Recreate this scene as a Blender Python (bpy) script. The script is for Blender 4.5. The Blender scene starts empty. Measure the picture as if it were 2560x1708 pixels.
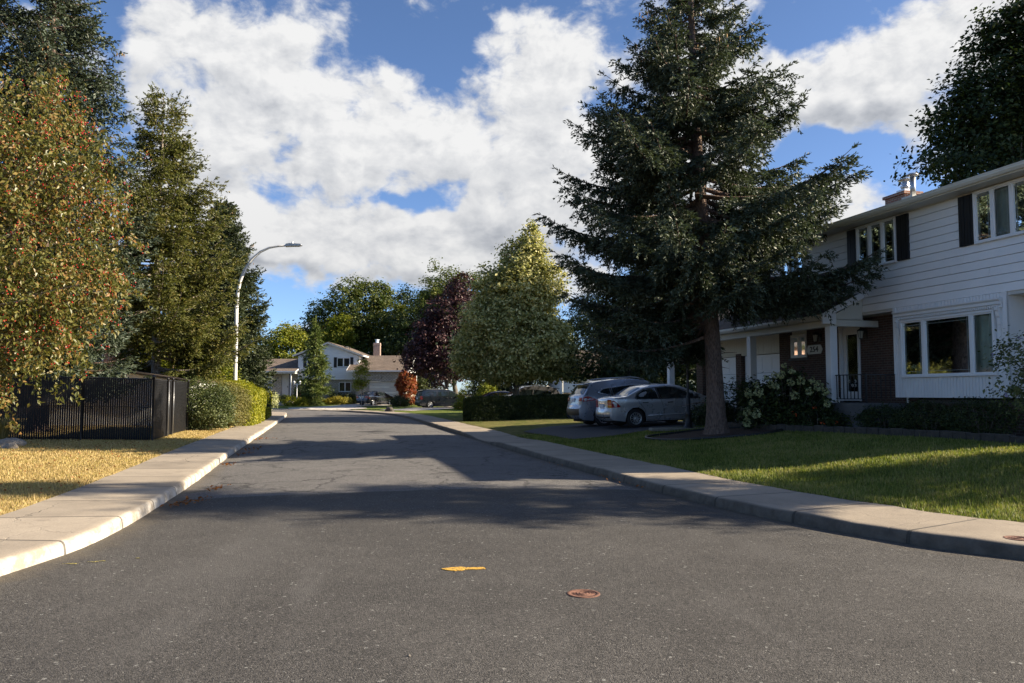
import bpy, bmesh, math, random
import numpy as np
from mathutils import Vector, Matrix
R = math.radians
S = bpy.context.scene
COL = S.collection

# ------------------------------------------------------------------ camera, sun, sky, exposure
cam = bpy.data.cameras.new('camera'); camo = bpy.data.objects.new('camera', cam); COL.objects.link(camo)
camo.location = (0, 0, 1.55); camo.rotation_euler = (R(90 + 3.74), 0, 0)
cam.sensor_width = 36; cam.lens = 28; cam.clip_start = .05; cam.clip_end = 6000
S.camera = camo
SUN_EL, SUN_AZ = 28.0, -1.0          # azimuth counted from +X towards +Y
sun = bpy.data.lights.new('sun', 'SUN'); suno = bpy.data.objects.new('sun', sun); COL.objects.link(suno)
sun.energy = 5.0; sun.angle = R(.53); sun.color = (1, .86, .66)
sd = Vector((math.cos(R(SUN_EL)) * math.cos(R(SUN_AZ)), math.cos(R(SUN_EL)) * math.sin(R(SUN_AZ)), math.sin(R(SUN_EL))))
suno.rotation_euler = sd.to_track_quat('Z', 'Y').to_euler(); suno.location = sd * 200
S.view_settings.view_transform = 'Standard'; S.view_settings.look = 'None'
S.view_settings.exposure = 1.4; S.view_settings.gamma = 1.0
S.cycles.max_bounces = 6; S.cycles.diffuse_bounces = 3; S.cycles.glossy_bounces = 3
S.cycles.transparent_max_bounces = 8; S.cycles.transmission_bounces = 3
S.cycles.sample_clamp_indirect = 4.0

class NT:
    """tiny node helper"""
    def __init__(s, nt): s.t = nt; nt.nodes.clear()
    def n(s, typ, **kw):
        o = s.t.nodes.new(typ)
        for k, v in kw.items(): setattr(o, k, v)
        return o
    def put(s, sock, v):
        if isinstance(v, bpy.types.NodeSocket): s.t.links.new(v, sock)
        elif v is not None: sock.default_value = v
    def m(s, op, a, b=None, c=None, clamp=False):
        o = s.n('ShaderNodeMath', operation=op, use_clamp=clamp)
        for i, v in enumerate((a, b, c)):
            if v is not None: s.put(o.inputs[i], v)
        return o.outputs[0]
    def v(s, op, a, b=None):
        o = s.n('ShaderNodeVectorMath', operation=op); s.put(o.inputs[0], a)
        if b is not None: s.put(o.inputs[1], b)
        return o.outputs['Value'] if op in ('LENGTH', 'DOT_PRODUCT') else o.outputs[0]
    def mix(s, f, a, b, blend='MIX'):
        o = s.n('ShaderNodeMix', data_type='RGBA', blend_type=blend)
        s.put(o.inputs[0], f); s.put(o.inputs[6], a); s.put(o.inputs[7], b); return o.outputs[2]
    def rng(s, x, a, b, c=0., d=1., smooth=False):
        o = s.n('ShaderNodeMapRange', interpolation_type='SMOOTHSTEP' if smooth else 'LINEAR')
        for i, v in enumerate((x, a, b, c, d)): s.put(o.inputs[i], v)
        return o.outputs[0]
    def noise(s, vec, scale, det=3., rough=.55, out='Fac', dist=0.):
        o = s.n('ShaderNodeTexNoise'); s.put(o.inputs['Vector'], vec); o.inputs['Scale'].default_value = scale
        o.inputs['Detail'].default_value = det; o.inputs['Roughness'].default_value = rough
        o.inputs['Distortion'].default_value = dist; return o.outputs[out]
    def vor(s, vec, scale, feature='F1', out='Distance', rnd=1.):
        o = s.n('ShaderNodeTexVoronoi', feature=feature); s.put(o.inputs['Vector'], vec)
        o.inputs['Scale'].default_value = scale; o.inputs['Randomness'].default_value = rnd; return o.outputs[out]
    def xyz(s, v):
        o = s.n('ShaderNodeSeparateXYZ'); s.put(o.inputs[0], v); return o.outputs
    def com(s, x, y, z=0.):
        o = s.n('ShaderNodeCombineXYZ')
        for i, v in enumerate((x, y, z)): s.put(o.inputs[i], v)
        return o.outputs[0]
    def ramp(s, f, stops):
        o = s.n('ShaderNodeValToRGB'); s.put(o.inputs[0], f); e = o.color_ramp.elements
        while len(e) < len(stops): e.new(.5)
        for k, (p, c) in enumerate(stops): e[k].position = p; e[k].color = (*c, 1)
        return o.outputs[0]

def build_sky():
    w = bpy.data.worlds.new('World'); S.world = w; w.use_nodes = True
    T = NT(w.node_tree)
    d = T.n('ShaderNodeTexCoord').outputs['Generated']
    d = T.v('NORMALIZE', d)
    x, y, z = T.xyz(d)
    az = T.m('ARCTAN2', x, y); el = T.m('ARCSINE', z)
    A = T.com(az, el)
    # cloud banks: azimuth, elevation, half width, half height (radians), weight
    def px(u, v, ru, rv, wt):
        a = math.atan((u - 1280) / 1991); h = math.atan((984 - v) / 1991 * math.cos(a))
        return (a, h, ru / 1991, rv / 1991 * .92, wt)
    banks = [px(560, 210, 330, 190, .55), px(430, 60, 170, 90, .30), px(640, 390, 260, 130, .45), px(1330, 330, 330, 190, .62), px(1020, 330, 230, 170, .42),
             px(1420, 110, 230, 110, .42), px(1000, 160, 140, 70, .2), px(760, 590, 420, 120, .60), px(1200, 520, 330, 105, .62), px(1250, 690, 330, 85, .8),
             px(470, 480, 190, 90, .4), px(900, 640, 430, 80, .62), px(1720, 560, 330, 150, .5), px(1860, 140, 150, 90, .3), px(600, 560, 170, 90, .35), px(2030, 190, 230, 130, .72), px(2380, 70, 350, 120, .6), px(2190, 280, 120, 85, .55), px(1800, 330, 170, 130, .35),
             px(2120, 480, 90, 50, .42), px(2260, 520, 130, 50, .38), px(1640, 430, 260, 190, .4),
             px(1080, 70, 190, 75, -.42), px(1010, 490, 130, 40, -.45), px(720, 330, 60, 40, -.42), px(255, 140, 40, 190, -.18), px(590, 400, 40, 26, -.25),
             px(690, 770, 330, 38, -.65), px(1900, 50, 110, 60, -.30), px(2110, 400, 120, 50, -.42), px(1500, 230, 70, 35, -.36), px(900, 280, 45, 60, -.22)]
    def bank_sum(vec):
        acc = None
        vec = T.v('ADD', vec, T.v('MULTIPLY', T.v('SUBTRACT', T.noise(vec, 8., 4., .6, out='Color'), (.5, .5, .5)), (.16, .11, 0)))
        for a, h, ra, rh, wt in banks:
            q = T.v('MULTIPLY', T.v('SUBTRACT', vec, (a, h, 0)), (1 / ra, 1 / rh, 0))
            f = T.rng(T.v('LENGTH', q), .1, 1.45, wt * (.78 if wt > 0 else 1.15), 0., True)
            acc = f if acc is None else T.m('ADD', acc, f)
        return acc
    def vfrac(vec, scale):
        o = T.n('ShaderNodeTexVoronoi', feature='F1'); T.put(o.inputs['Vector'], vec); o.inputs['Scale'].default_value = scale
        o.inputs['Detail'].default_value = 3.; o.inputs['Roughness'].default_value = .6; o.inputs['Lacunarity'].default_value = 2.1; o.normalize = True
        return o.outputs['Distance']
    def dens(vec):
        e2 = T.v('MULTIPLY', vec, (1., 1.45, 1.))
        w = T.v('ADD', e2, T.v('MULTIPLY', T.v('SUBTRACT', T.noise(e2, 9., 4., out='Color'), (.5, .5, .5)), (.05, .05, 0)))
        n1 = T.noise(w, 6.0, 7., .62); n2 = T.noise(T.v('ADD', e2, (3.1, 7.7, 2.)), 2.6, 3., .5); p = vfrac(w, 10.)
        s_ = T.m('ADD', T.m('MULTIPLY', T.m('SUBTRACT', n1, .5), 2.5), T.m('MULTIPLY', T.m('SUBTRACT', n2, .5), .4))
        s_ = T.m('ADD', s_, T.m('MULTIPLY', T.m('SUBTRACT', .40, p), 1.15))
        away = T.rng(T.m('ABSOLUTE', T.xyz(vec)[0]), .75, 1.15, -.14, -.34, True)      # unseen cloud behind the camera thinned to lower the ambient light
        return T.m('ADD', s_, away)
    b0 = bank_sum(A); b1_ = bank_sum(T.v('ADD', A, (.01, .055, 0)))
    n0 = dens(A); n1_ = dens(T.v('ADD', A, (.012, .016, 0)))
    d0 = T.m('ADD', n0, b0)
    cover = T.rng(d0, -.06, .36, 0, 1, True)
    thick = T.rng(T.m('ADD', T.m('ADD', b1_, T.m('MULTIPLY', T.m('SUBTRACT', b1_, b0), .9)), T.m('MULTIPLY', n0, .45)), .30, 1.0, 0., 1., True)
    thick = T.m('MULTIPLY', thick, T.rng(d0, .08, .75, .25, 1., True))
    relief = T.m('MULTIPLY', T.m('SUBTRACT', n1_, n0), 1.1)
    shade = T.m('SUBTRACT', T.m('SUBTRACT', .86, T.m('MULTIPLY', thick, .92)), relief, clamp=True)
    low = T.rng(el, .03, .30, .84, 1.)
    cc = T.ramp(shade, [(0., (.44, .47, .53)), (.35, (.64, .665, .715)), (.65, (.84, .855, .885)), (1., (1.06, 1.06, 1.06))])
    cc = T.mix(1., cc, T.com(low, low, low), 'MULTIPLY')
    sky = T.n('ShaderNodeTexSky', sky_type='NISHITA'); sky.sun_disc = False
    sky.sun_elevation = R(SUN_EL); sky.sun_rotation = R(90 - SUN_AZ); sky.altitude = 50
    sky.air_density = .6; sky.dust_density = .45; sky.ozone_density = 4.0
    b1 = T.n('ShaderNodeBackground'); T.put(b1.inputs[0], sky.outputs[0]); b1.inputs[1].default_value = .078
    b2 = T.n('ShaderNodeBackground'); T.put(b2.inputs[0], cc); b2.inputs[1].default_value = .32
    ms = T.n('ShaderNodeMixShader'); T.put(ms.inputs[0], cover)
    T.put(ms.inputs[1], b1.outputs[0]); T.put(ms.inputs[2], b2.outputs[0])
    o = T.n('ShaderNodeOutputWorld'); T.put(o.inputs[0], ms.outputs[0])
    w.cycles.sampling_method = 'MANUAL'; w.cycles.sample_map_resolution = 1024
build_sky()

# ------------------------------------------------------------------ materials
def newmat(name):
    m = bpy.data.materials.new(name); m.use_nodes = True; T = NT(m.node_tree)
    b = T.n('ShaderNodeBsdfPrincipled'); o = T.n('ShaderNodeOutputMaterial'); T.put(o.inputs[0], b.outputs[0])
    return m, T, b, o
def oc(T): return T.n('ShaderNodeTexCoord').outputs['Object']
def bump(T, b, h, dist=.01, st=1.):
    o = T.n('ShaderNodeBump'); T.put(o.inputs['Height'], h); o.inputs['Distance'].default_value = dist
    o.inputs['Strength'].default_value = st; T.put(b.inputs['Normal'], o.outputs[0])
def plain(name, c, rough=.6, metal=0., var=.18, scale=3., spec=.5, bmp=0.):
    m, T, b, o = newmat(name); v = oc(T)
    n = T.noise(v, scale, 5., .6)
    k = T.rng(n, .25, .75, 1 - var, 1 + var)
    T.put(b.inputs['Base Color'], T.mix(1., (*c, 1), T.com(k, k, k), 'MULTIPLY'))
    T.put(b.inputs['Roughness'], T.rng(n, .2, .8, max(.02, rough - .08), min(1, rough + .08)))
    b.inputs['Metallic'].default_value = metal; b.inputs['Specular IOR Level'].default_value = spec
    if bmp: bump(T, b, T.noise(v, scale * 6, 6., .6), bmp)
    return m
def leafmat(name, cols, trans=.3, rough=.5, patch=.35, pscale=.8, spec=.3):
    """cols: dark..light leaf colours, picked per leaf"""
    m, T, b, o = newmat(name)
    r = T.n('ShaderNodeNewGeometry').outputs['Random Per Island']
    v = oc(T); n = T.noise(v, pscale, 3.)
    f = T.m('ADD', r, T.m('MULTIPLY', T.m('SUBTRACT', n, .5), patch * 3), clamp=True)
    c = T.ramp(f, [(i / max(1, len(cols) - 1), k) for i, k in enumerate(cols)])
    T.put(b.inputs['Base Color'], c); b.inputs['Roughness'].default_value = rough
    b.inputs['Specular IOR Level'].default_value = spec
    tr = T.n('ShaderNodeBsdfTranslucent'); T.put(tr.inputs[0], T.mix(1., c, (1.25, 1.3, .75, 1), 'MULTIPLY'))
    ms = T.n('ShaderNodeMixShader'); ms.inputs[0].default_value = trans
    T.put(ms.inputs[1], b.outputs[0]); T.put(ms.inputs[2], tr.outputs[0]); T.put(o.inputs[0], ms.outputs[0])
    return m
def brick(name, c1, c2, mortar, bw=.21, bh=.067, ms=.011, sq=1.):
    m, T, b, o = newmat(name); x, y, z = T.xyz(oc(T))
    vec = T.com(T.m('ADD', x, y), z)
    t = T.n('ShaderNodeTexBrick'); T.put(t.inputs['Vector'], vec)
    for k, v in (('Color1', (*c1, 1)), ('Color2', (*c2, 1)), ('Mortar', (*mortar, 1)), ('Scale', 1.), ('Mortar Size', ms), ('Brick Width', bw), ('Row Height', bh), ('Bias', -.1)):
        t.inputs[k].default_value = v
    n = T.noise(oc(T), 9., 5.)
    k = T.rng(n, .25, .75, .7, 1.3)
    T.put(b.inputs['Base Color'], T.mix(1., t.outputs[0], T.com(k, k, k), 'MULTIPLY')); b.inputs['Roughness'].default_value = .85
    bump(T, b, T.m('SUBTRACT', T.m('MULTIPLY', n, .3), t.outputs[1]), .012)
    return m
def shingle(name, c1, c2):
    m, T, b, o = newmat(name); x, y, z = T.xyz(oc(T))
    t = T.n('ShaderNodeTexBrick'); T.put(t.inputs['Vector'], T.com(x, T.m('ADD', y, T.m('MULTIPLY', z, .45))))
    for k, v in (('Color1', (*c1, 1)), ('Color2', (*c2, 1)), ('Mortar', (*[q * .45 for q in c1], 1)), ('Scale', 1.), ('Mortar Size', .006), ('Brick Width', .33), ('Row Height', .14)):
        t.inputs[k].default_value = v
    n = T.noise(oc(T), 1.3, 6.)
    k = T.rng(n, .25, .75, .72, 1.28)
    T.put(b.inputs['Base Color'], T.mix(1., t.outputs[0], T.com(k, k, k), 'MULTIPLY')); b.inputs['Roughness'].default_value = .9
    bump(T, b, T.m('SUBTRACT', T.noise(oc(T), 60., 3.), t.outputs[1]), .01)
    return m
def glassmat(name, tint=(.03, .04, .04), rough=.03, alpha=.0):
    m, T, b, o = newmat(name)
    b.inputs['Base Color'].default_value = (*tint, 1); b.inputs['Roughness'].default_value = rough
    b.inputs['Specular IOR Level'].default_value = .75
    if alpha:
        g = T.n('ShaderNodeBsdfGlossy'); g.inputs['Roughness'].default_value = rough; g.inputs[0].default_value = (.95, 1, 1, 1)
        t = T.n('ShaderNodeBsdfTransparent'); t.inputs[0].default_value = (.95, .97, .96, 1)
        f = T.n('ShaderNodeFresnel'); f.inputs[0].default_value = 1.55
        ms = T.n('ShaderNodeMixShader'); T.put(ms.inputs[0], T.m('MULTIPLY', f.outputs[0], 1.15, clamp=True))
        T.put(ms.inputs[1], t.outputs[0]); T.put(ms.inputs[2], g.outputs[0]); T.put(o.inputs[0], ms.outputs[0])
    return m
def carpaint(name, c, metal=.6):
    m, T, b, o = newmat(name); n = T.noise(oc(T), 900., 2.)
    k = T.rng(n, .3, .7, .85, 1.15)
    dust = T.noise(oc(T), 2.2, 4.); z = T.xyz(oc(T))[2]
    col = T.mix(1., (*c, 1), T.com(k, k, k), 'MULTIPLY')
    col = T.mix(T.m('MULTIPLY', T.rng(z, .5, .2, 0., .35), dust), col, (.12, .11, .1, 1))
    T.put(b.inputs['Base Color'], col)
    b.inputs['Metallic'].default_value = metal; T.put(b.inputs['Roughness'], T.rng(dust, .3, .7, .22, .36))
    b.inputs['Coat Weight'].default_value = 1.; b.inputs['Coat Roughness'].default_value = .04
    return m
def bark(name, c):
    m, T, b, o = newmat(name); v = T.v('MULTIPLY', oc(T), (1, 1, .35))
    n = T.vor(v, 28., 'F1', 'Distance'); n2 = T.noise(v, 12., 6., .65)
    k = T.rng(T.m('ADD', T.m('MULTIPLY', n, .7), T.m('MULTIPLY', n2, .6)), .25, .85, .45, 1.5)
    T.put(b.inputs['Base Color'], T.mix(1., (*c, 1), T.com(k, k, k), 'MULTIPLY')); b.inputs['Roughness'].default_value = .95
    bump(T, b, T.m('SUBTRACT', n2, n), .04)
    return m

def asphalt(name):
    m, T, b, o = newmat(name); v = oc(T); x, y, z = T.xyz(v)
    wob = T.m('MULTIPLY', T.m('SUBTRACT', T.noise(v, 1.3, 4.), .5), .25)
    joint = T.m('ADD', T.m('ADD', 12.95, T.m('MULTIPLY', T.m('MINIMUM', T.m('ADD', x, .3), 0.), .26)), wob)
    old = T.rng(T.m('SUBTRACT', y, joint), -.02, .03, 0, 1)
    big = T.noise(v, .35, 5., .6); mid = T.noise(v, 3., 5., .6)
    g = T.vor(v, 110., 'F1', 'Color'); gr = T.m('MULTIPLY', T.xyz(g)[0], 1.)
    g2 = T.vor(T.v('ADD', v, (3.3, 1.7, 0)), 55., 'F1', 'Color'); gr2 = T.xyz(g2)[1]
    new = T.mix(T.rng(big, .3, .7), (.050, .0470, .0440, 1), (.078, .0738, .069, 1))
    oldc = T.mix(T.rng(big, .3, .7), (.105, .101, .098, 1), (.145, .138, .132, 1))
    c = T.mix(old, new, oldc)
    sp = T.m('ADD', T.rng(gr, 0, 1, .36, 1.64), T.m('MULTIPLY', T.m('SUBTRACT', gr2, .5), .35))
    sp = T.m('MULTIPLY', sp, T.rng(mid, .25, .75, .88, 1.12))
    c = T.mix(1., c, T.com(sp, sp, sp), 'MULTIPLY')
    # pale stones
    c = T.mix(T.rng(gr, .985, .995, 0., .6), c, (.26, .25, .23, 1))
    c = T.mix(T.rng(gr2, .994, .997, 0., .6), c, (.30, .30, .28, 1))
    # pale scuffs along the driving direction
    sc = T.noise(T.v('MULTIPLY', T.v('ADD', v, (0, 0, 0)), (.9, .16, 1)), 1.6, 4., .5, dist=.4)
    c = T.mix(T.rng(sc, .60, .72, 0., .22), c, (.16, .155, .15, 1))
    # cracks and dark seals, on the old surface
    wv = T.v('ADD', v, T.v('MULTIPLY', T.noise(v, 2.2, 4., out='Color'), (.9, .9, 0)))
    ck = T.vor(wv, .55, 'DISTANCE_TO_EDGE'); ck2 = T.vor(wv, 2.1, 'DISTANCE_TO_EDGE')
    cm = T.m('MULTIPLY', T.rng(ck, .004, .018, 1., 0.), old)
    cm2 = T.m('MULTIPLY', T.m('MULTIPLY', T.rng(ck2, .006, .03, .8, 0.), T.rng(T.noise(v, .5, 2.), .5, .6)), old)
    c = T.mix(T.m('MULTIPLY', T.m('MAXIMUM', cm, cm2), .75), c, (.02, .02, .02, 1))
    pt = T.m('MULTIPLY', T.rng(T.noise(v, .55, 3.), .66, .69, 0., .55), old)
    c = T.mix(pt, c, (.055, .054, .053, 1))
    kd = T.xyz(T.n('ShaderNodeTexCoord').outputs['UV'])[0]
    gn = T.noise(v, 2.4, 5., .7); grit = T.m('MULTIPLY', T.rng(T.m('ADD', kd, T.m('MULTIPLY', T.m('SUBTRACT', gn, .5), .7)), .02, .34, 1., 0.), T.rng(gr2, .1, .7, .35, .85))
    c = T.mix(grit, c, (.115, .096, .070, 1))
    lane = T.m('MULTIPLY', T.rng(T.m('ABSOLUTE', T.m('SUBTRACT', kd, 1.75)), .15, .75, 1., 0., True), T.rng(T.noise(T.v('MULTIPLY', v, (1., .25, 1.)), .9, 3.), .4, .65))
    c = T.mix(T.m('MULTIPLY', lane, .22), c, (.125, .12, .114, 1))
    oil = T.rng(T.m('ADD', T.vor(v, .31), T.m('MULTIPLY', T.noise(v, 5., 4.), .09)), .085, .14, .5, 0., True)
    c = T.mix(oil, c, (.022, .021, .020, 1))
    T.put(b.inputs['Base Color'], c); T.put(b.inputs['Roughness'], T.rng(gr, 0, 1, .72, .95)); b.inputs['Specular IOR Level'].default_value = .3
    bump(T, b, T.m('SUBTRACT', T.m('MULTIPLY', gr, .6), T.vor(v, 110.)), .006, .8)
    return m
def concrete(name, joints=True, base=(.295, .25, .195), nosewear=.75, facedark=0., cracks=.7):
    m, T, b, o = newmat(name); uv = T.n('ShaderNodeTexCoord').outputs['UV']; u, w, _ = T.xyz(uv); v = oc(T)
    n = T.noise(v, 1.1, 5., .65); f = T.noise(v, 45., 5., .7)
    k = T.m('MULTIPLY', T.rng(n, .25, .75, .80, 1.18), T.rng(f, .25, .75, .82, 1.18))
    # each slab a slightly different tone
    cell = T.n('ShaderNodeTexWhiteNoise', noise_dimensions='1D'); T.put(cell.inputs['W'], T.m('FLOOR', T.m('DIVIDE', u, 1.52)))
    k = T.m('MULTIPLY', k, T.rng(cell.outputs[0], 0, 1, .86, 1.12))
    c = T.mix(1., (*base, 1), T.com(k, k, k), 'MULTIPLY')
    # worn pale kerb nose
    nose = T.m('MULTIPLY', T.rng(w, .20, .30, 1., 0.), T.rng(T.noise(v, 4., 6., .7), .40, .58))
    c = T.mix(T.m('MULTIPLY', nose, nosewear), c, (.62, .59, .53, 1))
    if facedark: c = T.mix(T.m('MULTIPLY', T.rng(w, .24, .30, 1., 0.), T.rng(T.noise(v, 5., 5., .65), .3, .6, facedark, facedark * .8)), c, (.05, .042, .034, 1))  # kerb face below the nose mixed towards dark brown
    st = T.rng(T.vor(v, 70., 'F1', 'Color'), .9, .95)
    c = T.mix(T.m('MULTIPLY', T.rng(T.noise(v, 2.6, 5., .7), .58, .70), .45), c, (.12, .10, .08, 1))
    h = T.m('MULTIPLY', f, .5)
    if joints:
        fr = T.m('FRACT', T.m('DIVIDE', u, 1.52)); dj = T.m('ABSOLUTE', T.m('SUBTRACT', fr, .5))
        jl = T.rng(dj, .486, .491)
        ck = T.vor(T.v('ADD', v, T.v('MULTIPLY', T.noise(v, 3., 4., out='Color'), (.5, .5, 0))), .30, 'DISTANCE_TO_EDGE')
        jl = T.m('MAXIMUM', jl, T.m('MULTIPLY', T.rng(ck, .001, .004, cracks, 0.), T.rng(T.noise(v, .35, 2.), .5, .58)))
        c = T.mix(T.m('MULTIPLY', jl, .8), c, (.045, .04, .033, 1)); h = T.m('SUBTRACT', h, T.m('MULTIPLY', jl, 2.))
    T.put(b.inputs['Base Color'], c); b.inputs['Roughness'].default_value = .9
    bump(T, b, h, .008)
    return m
def wornpaint(name, c, wear):
    m, T, b, o = newmat(name); v = oc(T); g = T.xyz(T.vor(v, 110., 'F1', 'Color'))[0]; n = T.noise(v, 35., 5., .7)
    f = T.rng(T.m('ADD', T.m('MULTIPLY', g, .5), n), wear, wear + .18, 0., 1.)
    k = T.rng(g, 0, 1, .75, 1.2); col = T.mix(1., (*c, 1), T.com(k, k, k), 'MULTIPLY')
    T.put(b.inputs['Base Color'], T.mix(f, (.055, .052, .048, 1), col)); b.inputs['Roughness'].default_value = .85
    bump(T, b, g, .005); return m
def lawnmat(name, cols, dry=(.30, .21, .085)):
    m, T, b, o = newmat(name); v = oc(T)
    f = T.noise(v, 38., 5., .7); n = T.noise(v, .9, 5., .6); n2 = T.noise(T.v('ADD', v, (7, 3, 0)), 2.4, 4.)
    c = T.ramp(T.m('ADD', T.m('MULTIPLY', f, .7), T.m('MULTIPLY', n, .35)), [(.25, cols[0]), (.5, cols[1]), (.75, cols[2])])
    c = T.mix(T.rng(T.m('ADD', n2, T.m('MULTIPLY', n, .4)), .62, .82, 0., .7), c, (*dry, 1))
    T.put(b.inputs['Base Color'], c); b.inputs['Roughness'].default_value = .95; b.inputs['Specular IOR Level'].default_value = .1
    bump(T, b, f, .05)
    return m

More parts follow.
